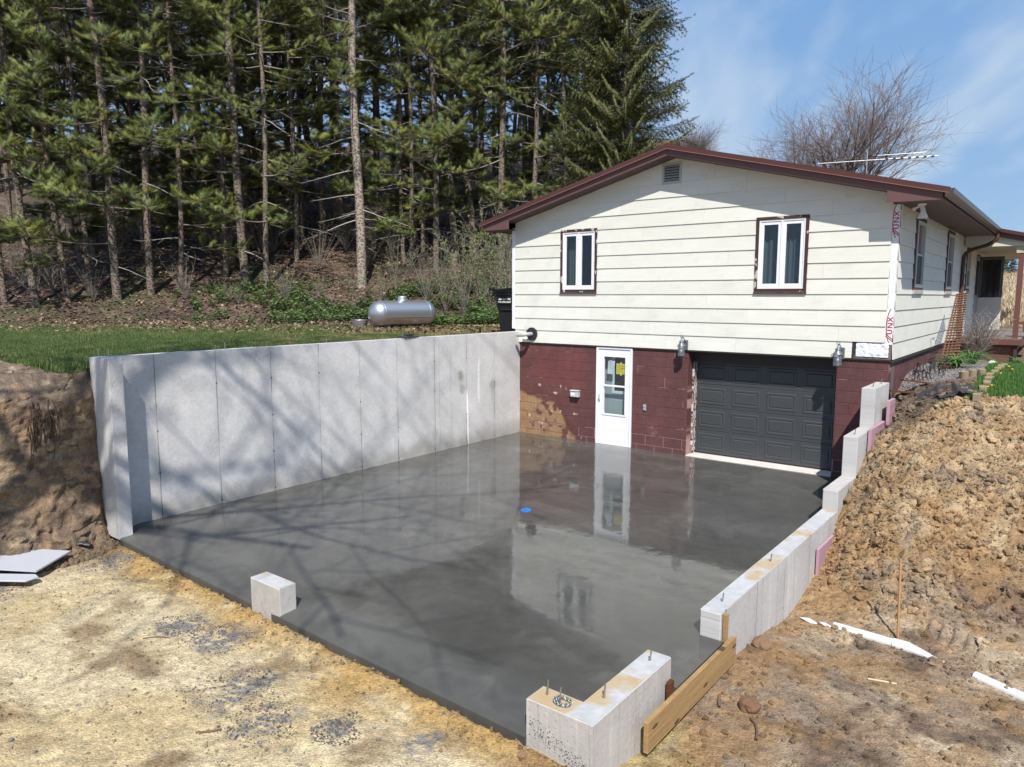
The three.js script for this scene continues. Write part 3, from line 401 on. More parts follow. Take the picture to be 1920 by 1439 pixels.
{
  const wall = group(house, 'gable_wall'), r = rng(5), top = (x) => roofY(x) - 0.2;
  // sheathing behind the boards, with the openings
  const sh = extr([[HX0, 2.09], [HX1, 2.09], [HX1, top(HX1)], [RX, top(RX)], [HX0, top(HX0)]], 0.12, [W1, W2].map(([a, b, c, d]) => rect(a + 0.03, b - 0.03, c + 0.03, d - 0.03)));
  part(wall, 'sheathing', T(sh, 0, 0, -0.12), sheathMat);
  COURSES.forEach(([y0, y1], k) => {
    const cuts = [HX0 + 0.035, ...(k === 0 ? [2.6, 5.1] : [[3.3, 6.9], [1.9, 5.3], [4.5], [2.7, 6.2], [3.6, 6.6], [4.9], [2.4], [3.1], [4.4, 6.7], [2.6, 5.9, 6.9], [3.0, 5.2], [4.6], [3.4], [4.2]][k - 1] ?? []), k === 0 ? 7.13 : 7.637];
    for (let i = 0; i < cuts.length - 1; i++) {
      for (const q of cutRects([cuts[i] + (i ? 0.0012 : 0), cuts[i + 1] - 0.0012, y0 + 0.002, y1 + 0.012], [W1, W2, VENT])) {
        let poly = rect(...q); poly = clip(poly, SL, 1, top(RX) + SL * RX); poly = clip(poly, -SL, 1, top(RX) - SL * RX); if (poly.length < 3) continue;
        let ar = 0; poly.forEach((p, j) => { const s = poly[(j + 1) % poly.length]; ar += p[0] * s[1] - s[0] * p[1]; }); if (Math.abs(ar) < 0.01) continue;
        const g = boardGeo(poly, y0, y1); uvs(g, 'xy', 2.4, 0.6, k * 0.77 + i * 1.3, k * 0.31); part(wall, 'siding_board', T(g, 0, 0, 0.004), sidingMats[Math.floor(r() * 3)]);
      }
    }
  });
  // house wrap showing at the corners, with printed red lettering
  const wrapTex = canvasTex(128, 2048, (c, w, h) => {
    c.fillStyle = '#e9eaee'; c.fillRect(0, 0, w, h); for (let i = 0; i < 500; i++) { c.fillStyle = `rgba(120,120,130,${0.05 + 0.12 * hash(i, 1)})`; c.fillRect(hash(i, 2) * w, hash(i, 3) * h, 2 + 20 * hash(i, 4), 1.5); }
    const mark = (y) => { c.save(); c.translate(w * 0.5, y); c.rotate(-Math.PI / 2); c.fillStyle = '#a81f3c'; c.strokeStyle = '#a81f3c'; c.lineWidth = 16; c.beginPath(); c.ellipse(0, 20, 250, 78, 0, 3.3, 6.1); c.stroke(); c.font = 'bold 128px sans-serif'; c.textAlign = 'center'; c.textBaseline = 'middle'; c.fillText('UNX', 0, 4); c.beginPath(); c.moveTo(-230, 64); c.lineTo(-150, -64); c.moveTo(-200, 64); c.lineTo(-120, -64); c.stroke(); c.restore(); };
    mark(230); mark(1770);
  });
  const wrapMat = std(col(0.95, 0.95, 0.95), 0.35, { map: wrapTex });
  const strip = new THREE.PlaneGeometry(0.105, 2.28, 6, 120); { const p = strip.attributes.position; for (let i = 0; i < p.count; i++) { p.setZ(i, 0.004 * fbm(p.getX(i) * 30, p.getY(i) * 22, 3, 641)); p.setX(i, p.getX(i) + 0.006 * (vn(0, p.getY(i) * 6, 8) - 0.5)); } strip.computeVertexNormals(); }
  part(wall, 'house_wrap_strip', T(strip, 7.69, 3.5, 0.006), wrapMat, 'white house wrap strip with red print at the bare corner');
  const strip2 = strip.clone(); part(wall, 'house_wrap_strip', T(strip2, -7.69 + HX0 + 0.0 - 0.02, 0.05, 0), std(col(0.82, 0.82, 0.84), 0.4));
  const patch = new THREE.PlaneGeometry(0.5, 0.235, 60, 24); { const p = patch.attributes.position; for (let i = 0; i < p.count; i++) { const x = p.getX(i), y = p.getY(i); p.setZ(i, 0.02 * Math.pow(Math.abs(fbm(x * 9 + y * 3, y * 16 - x * 5, 3, 651) - 0.5) * 2, 0.7)); } patch.computeVertexNormals(); }
  part(wall, 'house_wrap_patch', T(patch, 7.445, 2.262, 0.008), std(col(0.8, 0.82, 0.86), 0.3), 'crumpled white house wrap where the lowest board is missing');
  const torn = extr([[7.125, 2.12], [7.16, 2.1], [7.185, 2.2], [7.18, 2.3], [7.205, 2.39], [7.155, 2.395], [7.14, 2.3], [7.15, 2.2]], 0.004); part(wall, 'torn_felt', T(torn, 0, 0, 0.012), darkMat);
  part(wall, 'drip_edge', box(HX0, HX1, 2.085, 2.108, -0.02, 0.03), darkMat);
}
// ---- side wall on the right
{
  const wall = group(house, 'side_wall'), r = rng(9);
  const SW1 = [1.37, 2.34, 3.25, 4.57], SW2 = [5.22, 6.24, 3.25, 4.6], SW3 = [8.75, 9.6, 3.29, 4.42], SD = [11.0, 12.0, 2.2, 4.35];      // along -z
  const turn = (g) => { g.rotateY(Math.PI / 2); g.translate(HX1, 0, 0); return g; };                                // local x -> -z, local z -> +x
  part(wall, 'sheathing', turn(T(extr(rect(0.005, 17.1, 2.09, 4.70), 0.1, [SW1, SW2, SW3, SD].map(([a, b, c, d]) => rect(a + 0.03, b - 0.03, c + 0.03, d - 0.03))), 0, 0, -0.1)), sheathMat);
  COURSES.slice(0, 10).forEach(([y0, y1], k) => {
    const cuts = [0.0, ...[[3.1, 7.0], [4.4], [2.9, 6.7], [4.8], [3.6], [5.0], [3.4, 7.2], [4.2], [2.6], [4]][k], 8.0, 10.6, 14, 17.1];
    for (let i = 0; i < cuts.length - 1; i++) for (const q of cutRects([cuts[i] + 0.001, cuts[i + 1] - 0.001, y0 + 0.002, Math.min(4.69, y1 + 0.012)], [SW1, SW2, SW3, SD])) { const g = boardGeo(rect(...q), y0, y1); uvs(g, 'xy', 2.4, 0.6, k * 0.57 + i, k * 0.37); part(wall, 'siding_board', turn(T(g, 0, 0, 0.004)), sidingMats[Math.floor(r() * 3)]); }
  });
  part(wall, 'drip_edge', turn(box(0.0, 17.1, 2.06, 2.1, -0.02, 0.03)), darkMat);
  const grey = std(col(0.55, 0.55, 0.53), 0.5), screen = std(col(0.03, 0.032, 0.036), 0.6);
  for (const [a, b, c, d] of [SW1, SW2, SW3]) {
    const w = group(house, 'window'); w.userData.label = 'tall single hung side window with white frame';
    const ring = (o, i2, z0, z1, m, n) => part(w, n, turn(T(extr(rect(a + o, b - o, c + o, d - o), z1 - z0, [rect(a + i2, b - i2, c + i2, d - i2)]), 0, 0, z0)), m);
    ring(0, 0.07, 0.0, 0.045, std(col(0.09, 0.055, 0.05), 0.7), 'outer_trim'); ring(0.07, 0.13, -0.01, 0.055, grey, 'frame');
    part(w, 'sill', turn(cbox(a, b, c - 0.05, c + 0.02, 0.02, 0.06, 0.004)), std(col(0.4, 0.38, 0.36), 0.8));
    part(w, 'screen', turn(T(extr(rect(a + 0.12, b - 0.12, c + 0.12, (c + d) / 2), 0.004), 0, 0, 0.012)), screen); part(w, 'meeting_rail', turn(box(a + 0.12, b - 0.12, (c + d) / 2 - 0.015, (c + d) / 2 + 0.015, 0.005, 0.03)), grey);
    part(w, 'pane', turn(T(extr(rect(a + 0.12, b - 0.12, c + 0.12, d - 0.12), 0.004), 0, 0, -0.01)), glassMat); part(w, 'blind', turn(T(extr(rect(a + 0.02, b - 0.02, c, d), 0.004), 0, 0, -0.09)), std(col(0.06, 0.06, 0.065), 0.9));
  }
  const d = group(house, 'porch_door'); d.userData.label = 'grey entry door and storm door on the side porch';
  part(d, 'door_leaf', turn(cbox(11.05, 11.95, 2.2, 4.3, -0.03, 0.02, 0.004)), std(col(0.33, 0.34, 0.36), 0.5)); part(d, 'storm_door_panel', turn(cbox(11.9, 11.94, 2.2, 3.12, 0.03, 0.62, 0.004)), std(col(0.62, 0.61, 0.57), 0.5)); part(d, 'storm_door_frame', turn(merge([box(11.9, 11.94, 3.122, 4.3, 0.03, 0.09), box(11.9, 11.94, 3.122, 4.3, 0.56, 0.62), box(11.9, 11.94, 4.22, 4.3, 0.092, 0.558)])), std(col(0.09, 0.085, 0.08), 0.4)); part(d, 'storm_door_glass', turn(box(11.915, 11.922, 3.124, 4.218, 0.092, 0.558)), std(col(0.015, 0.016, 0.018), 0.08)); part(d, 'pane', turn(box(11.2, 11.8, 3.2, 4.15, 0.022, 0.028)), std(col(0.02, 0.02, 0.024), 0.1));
  // hose bib
  part(wall, 'hose_bib', merge([tube([[7.74, 2.28, -3.84], [7.84, 2.28, -3.84], [7.86, 2.2, -3.84]], 0.012, 12, 6), T(cyl(0.03, 0.03, 0.01, 10), 7.82, 2.31, -3.84)]), boltMat);
}
// ---- the other walls, ceiling and floors close the rooms
{
  part(house, 'rear_wall', merge([extr([[HX0, -0.3], [HX1, -0.3], [HX1, roofY(HX1) - 0.2], [RX, RY - 0.2], [HX0, roofY(HX0) - 0.2]], 0.15).translate(0, 0, HZ1)]), sidingMats[0]);
  part(house, 'left_wall', box(HX0, HX0 + 0.1, 2.1, 4.68, HZ1 + 0.16, -0.125), sidingMats[0]);
  part(house, 'floor', box(HX0 + 0.11, HX1 - 0.12, 2.12, 2.2, HZ1 + 0.16, -0.13), roomMat); part(house, 'ceiling', box(HX0 + 0.11, HX1 - 0.12, 4.6, 4.65, HZ1 + 0.16, -0.13), roomMat);
  part(house, 'inner_wall', box(HX0 + 0.11, HX1 - 0.12, 2.201, 4.599, -3.1, -3.0), std(col(0.25, 0.23, 0.2), 0.9));
  part(house, 'basement_wall', merge([box(-0.2, 2.07, -0.3, 2.08, -0.3, -0.205), box(2.93, 4.158, -0.3, 2.08, -0.42, -0.205), box(6.902, 7.72, -0.3, 2.08, -0.42, -0.205), box(4.159, 6.901, 1.8, 2.08, -0.46, -0.4)]), roomMat);
}
// ---- casement windows in the gable
{
  const curtain = (x0, x1, y0, y1, z) => { const g = new THREE.PlaneGeometry(x1 - x0, y1 - y0, 60, 2), p = g.attributes.position; for (let i = 0; i < p.count; i++) p.setZ(i, 0.015 * Math.sin(p.getX(i) * 70 + 2 * Math.sin(p.getX(i) * 13))); g.computeVertexNormals(); return T(g, (x0 + x1) / 2, (y0 + y1) / 2, z); };
  [W1, W2].forEach(([a, b, c, d], k) => {
    const w = group(house, 'window'); w.userData.label = k ? 'white twin casement window above the garage door' : 'white twin casement window above the storm door';
    const peel = dtex(256, 256, (u, v) => { const q = fbm(u * 9, v * 9, 4, 661 + k), e = Math.min(u, 1 - u, v, 1 - v); return q > 0.72 - 0.04 * ss(0.1, 0.0, e) ? [0.75, 0.72, 0.68] : [0.26, 0.17, 0.16]; });
    const trim = extr(rect(a, b, c, d), 0.035, [rect(a + 0.055, b - 0.055, c + 0.075, d - 0.055)]); part(w, 'outer_trim', uvs(T(trim, 0, 0, 0.004), 'xy', b - a, d - c, a, c), std(col(0.9, 0.85, 0.85), 0.7, { map: peel }));
    const i0 = a + 0.055, i1 = b - 0.055, j0 = c + 0.075, j1 = d - 0.055, mid = (i0 + i1) / 2;
    part(w, 'frame', T(extr(rect(i0, i1, j0, j1), 0.05, [rect(i0 + 0.028, mid - 0.016, j0 + 0.03, j1 - 0.028), rect(mid + 0.016, i1 - 0.028, j0 + 0.03, j1 - 0.028)]), 0, 0, -0.02), whiteMat);
    for (const [p, q] of [[i0 + 0.03, mid - 0.018], [mid + 0.018, i1 - 0.03]]) { part(w, 'sash', T(extr(rect(p, q, j0 + 0.032, j1 - 0.03), 0.03, [rect(p + 0.052, q - 0.052, j0 + 0.09, j1 - 0.085)]), 0, 0, -0.012), whiteMat); part(w, 'pane', T(extr(rect(p + 0.05, q - 0.05, j0 + 0.088, j1 - 0.083), 0.004), 0, 0, -0.004), glassMat); }
    part(w, 'sill', cbox(a - 0.005, b + 0.005, c - 0.018, c + 0.02, 0.0, 0.055, 0.004), std(col(0.10, 0.06, 0.055), 0.8, { map: grain }));
    part(w, 'curtain', curtain(a + 0.06, k ? b - 0.06 : mid - 0.02, c + 0.05, d - 0.06, -0.16), std(k ? col(0.075, 0.095, 0.11) : col(0.06, 0.075, 0.065), 0.9));
  });
  // gable vent
  const v = group(house, 'gable_vent'), [a, b, c, d] = VENT, gm = std(col(0.42, 0.43, 0.44), 0.5);
  part(v, 'frame', T(extr(rect(a, b, c, d), 0.03, [rect(a + 0.045, b - 0.045, c + 0.05, d - 0.045)]), 0, 0, 0.004), gm); part(v, 'backing', box(a + 0.03, b - 0.03, c + 0.03, d - 0.03, -0.003, 0.002), std(col(0.05, 0.05, 0.055), 0.8));
  for (let i = 0; i < 6; i++) { const s = box(a + 0.045, b - 0.045, -0.003, 0.003, -0.022, 0.022); s.rotateX(0.75); part(v, 'louvre', T(s, 0, c + 0.085 + i * 0.05, 0.018), gm); }
}
// ---- roof
{
  const roof = group(house, 'roof'), ang = Math.atan(SL);
  const slope = (xe, n) => { const s = [[RX, RY - 0.008], [xe, roofY(xe) - 0.008], [xe, roofY(xe) - 0.05], [RX, RY - 0.05]]; return T(extr(xe < RX ? s : s.slice().reverse(), 0.44 - HZ1 + 0.4), 0, 0, HZ1 - 0.4); };
  part(roof, 'roof_panel', slope(EX0), roofMat); part(roof, 'roof_panel', slope(EX1), roofMat);
  const rake = (o0, o1, z0, z1, x0, x1) => { const f = (x) => roofY(x); const pts = [[x0, f(x0) - o1], [x1, f(x1) - o1], [x1, f(x1) - o0], [x0, f(x0) - o0]]; return T(extr(pts, z1 - z0), 0, 0, z0); };
  for (const [x0, x1] of [[EX0, RX - 0.001], [RX + 0.001, EX1]]) {
    part(roof, 'rake_trim', rake(0, 0.085, 0.405, 0.455, x0 - (x0 < 0 ? 0.02 : 0), x1 + (x1 > 8 ? 0.02 : 0)), roofMat);
    part(roof, 'trim_lip', rake(0.083, 0.09, 0.40, 0.462, x0, x1), std(col(0.3, 0.17, 0.15), 0.5));
    part(roof, 'fascia_board', rake(0.06, 0.2, 0.385, 0.402, x0 + (x0 < 0 ? 0.06 : 0), x1 - (x1 > 8 ? 0.08 : 0)), fasciaMat);
    const sof = group(house, 'rake_soffit'); const lo = x0 < 0 ? HX0 : RX, hi = x0 < 0 ? RX : HX1, n = 34; 
    for (let i = 0; i < n; i++) { const a = lerp(lo, hi, i / n), b = lerp(lo, hi, (i + 0.93) / n); part(sof, 'soffit_panel', rake(0.188, 0.2, 0.02, 0.384, a, b), soffitMat); }
    part(sof, 'soffit_backing', rake(0.17, 0.186, 0.01, 0.384, lo, hi), darkMat);
  }
  part(roof, 'ridge_cap', T(extr([[RX - 0.16, RY - SL * 0.16], [RX, RY], [RX + 0.16, RY - SL * 0.16], [RX + 0.16, RY - SL * 0.16 + 0.012], [RX, RY + 0.018], [RX - 0.16, RY - SL * 0.16 + 0.012]], 18.1), 0, 0, HZ1 - 0.46), roofMat);
  // boxed eaves with their triangular ends
  const eave = (side) => {
    const xw = side < 0 ? HX0 : HX1, xt = side < 0 ? EX0 + 0.07 : EX1 - 0.09, yb = 4.635, g = group(house, 'eave');
    const tri = [[xw - side * 0.13, yb], [xt, yb + 0.0], [xt, roofY(xt) - 0.2], [xw - side * 0.13, roofY(xw - side * 0.13) - 0.2]]; part(g, 'end_board', T(extr(side < 0 ? tri.slice().reverse() : tri, 0.016), 0, 0, 0.386), fasciaMat);
    const zEnd = side < 0 ? HZ1 : -8; const n = side < 0 ? 1 : 80;
    for (let i = 0; i < n; i++) { const z0 = lerp(0.385, zEnd, i / n), z1 = lerp(0.385, zEnd, (i + 0.94) / n); part(g, 'soffit_panel', box(Math.min(xw, xt) + (side > 0 ? 0.028 : 0), Math.max(xw, xt), yb, yb + 0.012, z1, z0), soffitMat); }
    part(g, 'soffit_backing', box(Math.min(xw, xt), Math.max(xw, xt), yb + 0.014, yb + 0.024, zEnd, 0.38), darkMat);
    part(g, 'fascia_board', box(xt - 0.01, xt + 0.01, yb - 0.005, roofY(xt) - 0.05, zEnd, 0.4), fasciaMat);
  };
  eave(-1); eave(1);
  // gutter and downspout
  const gut = T(extr([[0, 0], [0.08, 0], [0.11, 0.045], [0.12, 0.12], [0.112, 0.12], [0.10, 0.05], [0.075, 0.01], [0.01, 0.01], [0.01, 0.1], [0, 0.1]], 8.4), EX1 - 0.05, 4.66, -7.95);
  const gg = group(house, 'gutter'); part(gg, 'trough', gut, gutterMat); part(gg, 'end_cap', T(extr([[0, 0], [0.08, 0], [0.11, 0.045], [0.12, 0.12], [0, 0.1]], 0.006), EX1 - 0.05, 4.66, 0.452), gutterMat);
  const ds = [[8.47, 4.64, -7.7], [8.46, 4.52, -7.7], [8.3, 4.40, -7.72], [7.95, 4.28, -7.74], [7.83, 4.18, -7.75], [7.81, 4.0, -7.75], [7.81, 3.2, -7.75], [7.81, 1.8, -7.75]];
  part(gg, 'downspout', tube(ds, 0.045, 60, 10), brownTrim);
}
// ---- porch on the right side
{
  const p = group(house, 'porch'), cedar = std(col(0.14, 0.055, 0.045), 0.6), deckMat = std(col(0.30, 0.24, 0.22), 0.8, { map: grain });
  const PX = 9.3;
  part(p, 'porch_roof', T(extr([[8.3, roofY(8.3) - 0.01], [PX, roofY(PX) - 0.01], [PX, roofY(PX) - 0.06], [8.3, roofY(8.3) - 0.06]].reverse(), 9), 0, 0, -17), roofMat);
  part(p, 'rake_trim', T(extr([[8.48, roofY(8.48) - 0.085], [PX, roofY(PX) - 0.085], [PX, roofY(PX)], [8.48, roofY(8.48)]], 0.05), 0, 0, -7.99), roofMat);
  part(p, 'fascia_board', T(extr([[8.3, roofY(8.3) - 0.2], [PX - 0.08, roofY(PX - 0.08) - 0.2], [PX - 0.08, roofY(PX - 0.08) - 0.07], [8.3, roofY(8.3) - 0.07]], 0.02), 0, 0, -8.04), fasciaMat);
  part(p, 'gable_panel', T(extr([[7.78, 4.37], [9.2, 4.37], [9.2, 4.45], [8.4, 4.64], [7.78, 4.72]], 0.03), 0, 0, -8.12), std(col(0.62, 0.62, 0.52), 0.7));
  part(p, 'beam', box(8.85, 9.0, 4.2, 4.37, -16.9, -8.13), std(col(0.5, 0.47, 0.33), 0.8));
  part(p, 'ceiling', box(7.77, 9.15, 4.42, 4.44, -16.9, -8.13), std(col(0.5, 0.48, 0.36), 0.8));
  for (const z of [-8.2, -12.3, -16.6]) part(p, 'post', cbox(8.9, 9.01, 2.14, 4.38, z - 0.055, z + 0.055, 0.004), cedar);
  for (let i = 0; i < 9; i++) part(p, 'deck_board', cbox(7.77 + i * 0.145, 7.905 + i * 0.145, 2.1, 2.14, -16.8, -8.06, 0.004), deckMat);
  part(p, 'rim_board', box(7.77, 9.1, 1.98, 2.115, -8.1, -8.055), cedar); part(p, 'rim_board', box(9.08, 9.11, 1.95, 2.1, -16.8, -8.11), cedar);
  part(p, 'skirt_panel', box(7.8, 8.95, 1.4, 1.97, -8.25, -8.22), cedar); part(p, 'skirt_post', box(8.95, 9.02, 1.35, 1.97, -8.22, -8.12), std(col(0.05, 0.03, 0.028), 0.7)); part(p, 'skirt_beam', box(8.3, 9.6, 1.38, 1.46, -8.0, -7.9), cedar);
  const b = group(house, 'porch_bench'); for (let i = 0; i < 4; i++) part(b, 'slat', cbox(9.12, 9.5, 2.56 + i * 0.1, 2.63 + i * 0.1, -9.03, -9.0, 0.003), cedar); part(b, 'seat', cbox(8.9, 9.5, 2.46, 2.52, -9.4, -8.98, 0.004), cedar); part(b, 'side_panel', cbox(8.88, 8.93, 2.14, 2.55, -9.4, -8.98, 0.004), cedar);
}
// ---- block foundation
{
  const paint = dtex(2048, 640, (u, v) => {
    const x = u * 8.2 - 0.2, y = v * 2.4 - 0.2, a = fbm(x * 2, y * 2, 4, 701), b = fbm(x * 9, y * 9, 4, 711), c = fbm(x * 40, y * 40, 2, 721);
    let R = 0.365, G = 0.225, B = 0.225; const m = 1 + 0.22 * (a - 0.5) + 0.16 * (b - 0.5) + 0.14 * (c - 0.5); R *= m; G *= m; B *= m;
    const fresh = ss(-0.05, 0.55, Math.min(x - 0.25, 1.95 - x, y - 0.95 - 0.25 * (x - 0.3) * 0, 2.05 - y) + 0.4 * (a - 0.4)); R = lerp(R, R * 1.1, fresh); G = lerp(G, G * 0.97, fresh); B = lerp(B, B * 0.95, fresh);
    // bare block where the old soil line was
    const lim = 1.02 - 0.22 * x - 0.62 * ss(0.95, 1.55, x) + 0.22 * (fbm(x * 3, y * 3, 4, 731) - 0.5), bare = ss(lim + 0.05, lim - 0.05, y + 0.06 * (b - 0.5)) * ss(1.62, 1.5, x + 0.12 * (fbm(y * 5, 3, 3, 741) - 0.5));
    const cover = bare * (1 - 0.9 * ss(0.66, 0.74, fbm(x * 4, y * 4, 4, 751))); R = lerp(R, 0.56 * (0.85 + 0.3 * b), cover); G = lerp(G, 0.44 * (0.85 + 0.3 * b), cover); B = lerp(B, 0.33 * (0.85 + 0.3 * b), cover);
    const brown = ss(0.32, 0.1, Math.abs(y - lim - 0.05)) * ss(1.75, 1.4, x) * ss(0.4, 0.6, b) * 0.7; R = lerp(R, 0.33, brown * (1 - cover)); G = lerp(G, 0.2, brown * (1 - cover)); B = lerp(B, 0.16, brown * (1 - cover));
    const eff = ss(0.72, 0.8, fbm(x * 7, y * 7, 4, 761)) * (x < 1.7 && y < 1.2 ? 0.8 : 0.0); R = lerp(R, 0.78, eff); G = lerp(G, 0.74, eff); B = lerp(B, 0.68, eff);
    const scuff = ss(0.7, 0.85, fbm(x * 3 + y * 8, y * 5 - x * 4, 4, 771)) * ss(0.55, 0.2, Math.hypot(x - 3.45, (y - 0.6) * 1.4)); R = lerp(R, 0.62, scuff * 0.6); G = lerp(G, 0.5, scuff * 0.6); B = lerp(B, 0.49, scuff * 0.6);
    if (y < 0.36 && x > 1.6) { R *= 0.97; }
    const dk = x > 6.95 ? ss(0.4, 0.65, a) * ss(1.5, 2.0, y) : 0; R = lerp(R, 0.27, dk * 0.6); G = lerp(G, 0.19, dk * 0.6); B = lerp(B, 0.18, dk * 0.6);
    return [R, G, B];
  }, true, false);
  const bb = dtex(512, 512, (u, v) => 0.5 * fbm(u * 30, v * 30, 3, 781, 30) + 0.5 * fbm(u * 110, v * 110, 2, 791, 110), false);
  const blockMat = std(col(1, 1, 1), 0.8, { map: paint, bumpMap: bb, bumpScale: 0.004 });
  const joint = std(col(1, 1, 1), 0.9, { map: dtex(1024, 320, (u, v) => { const x = u * 8.2 - 0.2, y = v * 2.4 - 0.2, a = fbm(x * 3, y * 3, 4, 801); const pale = y < 0.32 && x > 1.6 ? ss(0.35, 0.5, a + 0.12) : ss(0.68, 0.76, a); return [lerp(0.33, 0.66, pale), lerp(0.19, 0.52, pale), lerp(0.19, 0.5, pale)]; }, true, false) });
  const fw = group(house, 'foundation_wall');
  // openings on the front: door 2.07..2.93, garage 4.16..6.9
  const H = 0.2032, Y0 = -0.098, spans = [[-0.2, 2.068], [2.932, 4.16], [6.9, 7.715]];
  for (const [x0, x1] of spans) part(fw, 'mortar', uvs(box(x0 + (x0 > 3 && x0 < 5 ? 0 : 0.0), x1, -0.35, 2.088, -0.2, -0.004), 'xy', 8.2, 2.4, -0.2, -0.2), joint);
  const lay = (x0, x1, rows, place) => { for (let k = 0; k < rows; k++) { const y0 = Y0 + k * H, off = (k % 2) * 0.2032; for (let i = -1; i < 60; i++) { const a = Math.max(x0, -0.196 + off + i * 0.4064), b = Math.min(x1, -0.196 + off + (i + 1) * 0.4064); if (b - a < 0.03) continue; const top = Math.min(y0 + H, 2.087); place(a + 0.0035, b - 0.0035, y0 + 0.0035, top - 0.0035); } } };
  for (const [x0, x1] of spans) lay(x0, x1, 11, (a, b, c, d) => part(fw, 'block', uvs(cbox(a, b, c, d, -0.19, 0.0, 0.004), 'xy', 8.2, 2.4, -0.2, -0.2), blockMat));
  const sw = group(house, 'side_foundation'); part(sw, 'mortar', uvs(box(HX1 - 0.2, HX1 - 0.024, 0.6, 2.06, -17.1, -0.21), 'zy', 8.2, 2.4, -8, -0.2), joint);
  for (let k = 5; k < 11; k++) for (let i = 0; i < 20; i++) { const z1 = -0.006 - (k % 2) * 0.2 - i * 0.4064, z0 = z1 - 0.3994, y0 = Y0 + k * H; if (k % 2 && i === 0) part(sw, 'block', uvs(cbox(HX1 - 0.19, HX1 - 0.02, y0 + 0.0035, Math.min(2.058, y0 + H - 0.0035), -0.203, -0.194, 0.003), 'zy', 8.2, 2.4, -6, -0.2), blockMat); part(sw, 'block', uvs(cbox(HX1 - 0.19, HX1 - 0.02, y0 + 0.0035, Math.min(2.058, y0 + H - 0.0035), z0, z1 - (k % 2 ? 0.0 : 0.19 * (i === 0)), 0.004), 'zy', 8.2, 2.4, -4.2 - 1.7, -0.2), blockMat); }
}
// ---- storm door
{
  const d = group(house, 'storm_door'); d.userData.label = 'white storm door with half glass and taped notices';
  const fr = std(col(0.82, 0.83, 0.86), 0.35);
  part(d, 'jamb', T(extr(rect(2.07, 2.93, 0.002, 2.1), 0.07, [rect(2.115, 2.885, 0.012, 2.05)]), 0, 0, -0.05), fr);
  part(d, 'door_leaf', T(extr(rect(2.12, 2.88, 0.016, 2.043), 0.035, [rect(2.255, 2.765, 0.665, 1.885)]), 0, 0, -0.035), fr);
  part(d, 'glass_frame', T(extr(rect(2.225, 2.795, 0.635, 1.915), 0.014, [rect(2.255, 2.765, 0.665, 1.885)]), 0, 0, -0.002), whiteMat); part(d, 'middle_rail', cbox(2.255, 2.765, 1.25, 1.285, -0.03, 0.008, 0.003), whiteMat);
  part(d, 'pane', box(2.25, 2.77, 1.28, 1.89, -0.022, -0.018), glassMat); part(d, 'pane', box(2.25, 2.77, 0.66, 1.255, -0.028, -0.024), glassMat);
  part(d, 'handle', merge([cbox(2.135, 2.16, 0.95, 1.08, 0.0, 0.02, 0.005), rod([2.147, 0.97, 0.02], [2.2, 0.97, 0.045], 0.008, 8), rod([2.15, 1.06, 0.02], [2.15, 0.97, 0.05], 0.007, 8)]), std(col(0.7, 0.7, 0.72), 0.25, { metalness: 0.8 }));
  part(d, 'inner_door', cbox(2.1, 2.92, 0.02, 2.08, -0.22, -0.17, 0.004), std(col(0.42, 0.45, 0.48), 0.6));
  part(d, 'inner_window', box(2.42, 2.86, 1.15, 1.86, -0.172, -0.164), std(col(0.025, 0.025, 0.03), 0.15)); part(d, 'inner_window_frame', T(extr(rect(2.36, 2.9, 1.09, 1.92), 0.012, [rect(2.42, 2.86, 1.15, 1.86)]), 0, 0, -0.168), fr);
  part(d, 'inner_panel', cbox(2.4, 2.62, 0.3, 0.95, -0.172, -0.16, 0.006), std(col(0.42, 0.45, 0.48), 0.6)); part(d, 'inner_panel', cbox(2.66, 2.86, 0.3, 0.95, -0.172, -0.16, 0.006), std(col(0.42, 0.45, 0.48), 0.6));
  const note = (bg, ink, rows, w, h) => canvasTex(w, h, (c) => { c.fillStyle = bg; c.fillRect(0, 0, w, h); c.strokeStyle = ink; for (const [x0, x1, y, lw, amp] of rows) { c.lineWidth = lw; c.beginPath(); c.moveTo(x0, y); for (let x = x0; x < x1; x += 4) c.lineTo(x, y + amp * Math.sin(x * 0.9) * (0.4 + hash(x, Math.round(y)))); c.stroke(); } });
  const yl = note('#f3d63a', '#7a6a1c', [[26, 120, 52, 5, 5], [135, 220, 54, 5, 5], [40, 110, 96, 4, 7], [130, 226, 100, 5, 9], [24, 60, 130, 4, 6], [80, 170, 134, 4, 6], [30, 84, 182, 5, 9], [140, 226, 200, 4, 5]], 256, 230);
  const wh = note('#eef1f4', '#98a0a8', [[20, 90, 30, 4, 3], [20, 140, 56, 2, 1], [20, 136, 80, 2, 1], [20, 120, 104, 2, 1], [20, 138, 134, 2, 1], [20, 84, 162, 2, 1]], 160, 260);
  const y = thing('paper_notice', 'yellow permit card taped inside the storm door glass', 'notice'); part(y, 'card', uvs(box(2.53, 2.765, 1.525, 1.75, -0.034, -0.031), 'xy', 0.235, 0.225, 2.53, 1.525), std(col(1, 1, 1), 0.7, { map: yl })); part(y, 'tape', box(2.62, 2.66, 1.745, 1.775, -0.0305, -0.0295), whiteMat); part(y, 'tape', box(2.625, 2.665, 1.5, 1.53, -0.0305, -0.0295), whiteMat);
  const p = thing('paper_notice', 'curled white paper notice beside the yellow permit card', 'notice'); const g = new THREE.PlaneGeometry(0.17, 0.29, 12, 12), q = g.attributes.position; for (let i = 0; i < q.count; i++) q.setZ(i, 0.012 * Math.sin(q.getX(i) * 12 + q.getY(i) * 6)); g.computeVertexNormals(); g.rotateZ(-0.09); part(p, 'sheet', T(g, 2.395, 1.655, -0.05), std(col(1, 1, 1), 0.7, { map: wh })); part(p, 'tape', box(2.38, 2.41, 1.79, 1.815, -0.036, -0.034), whiteMat);
}
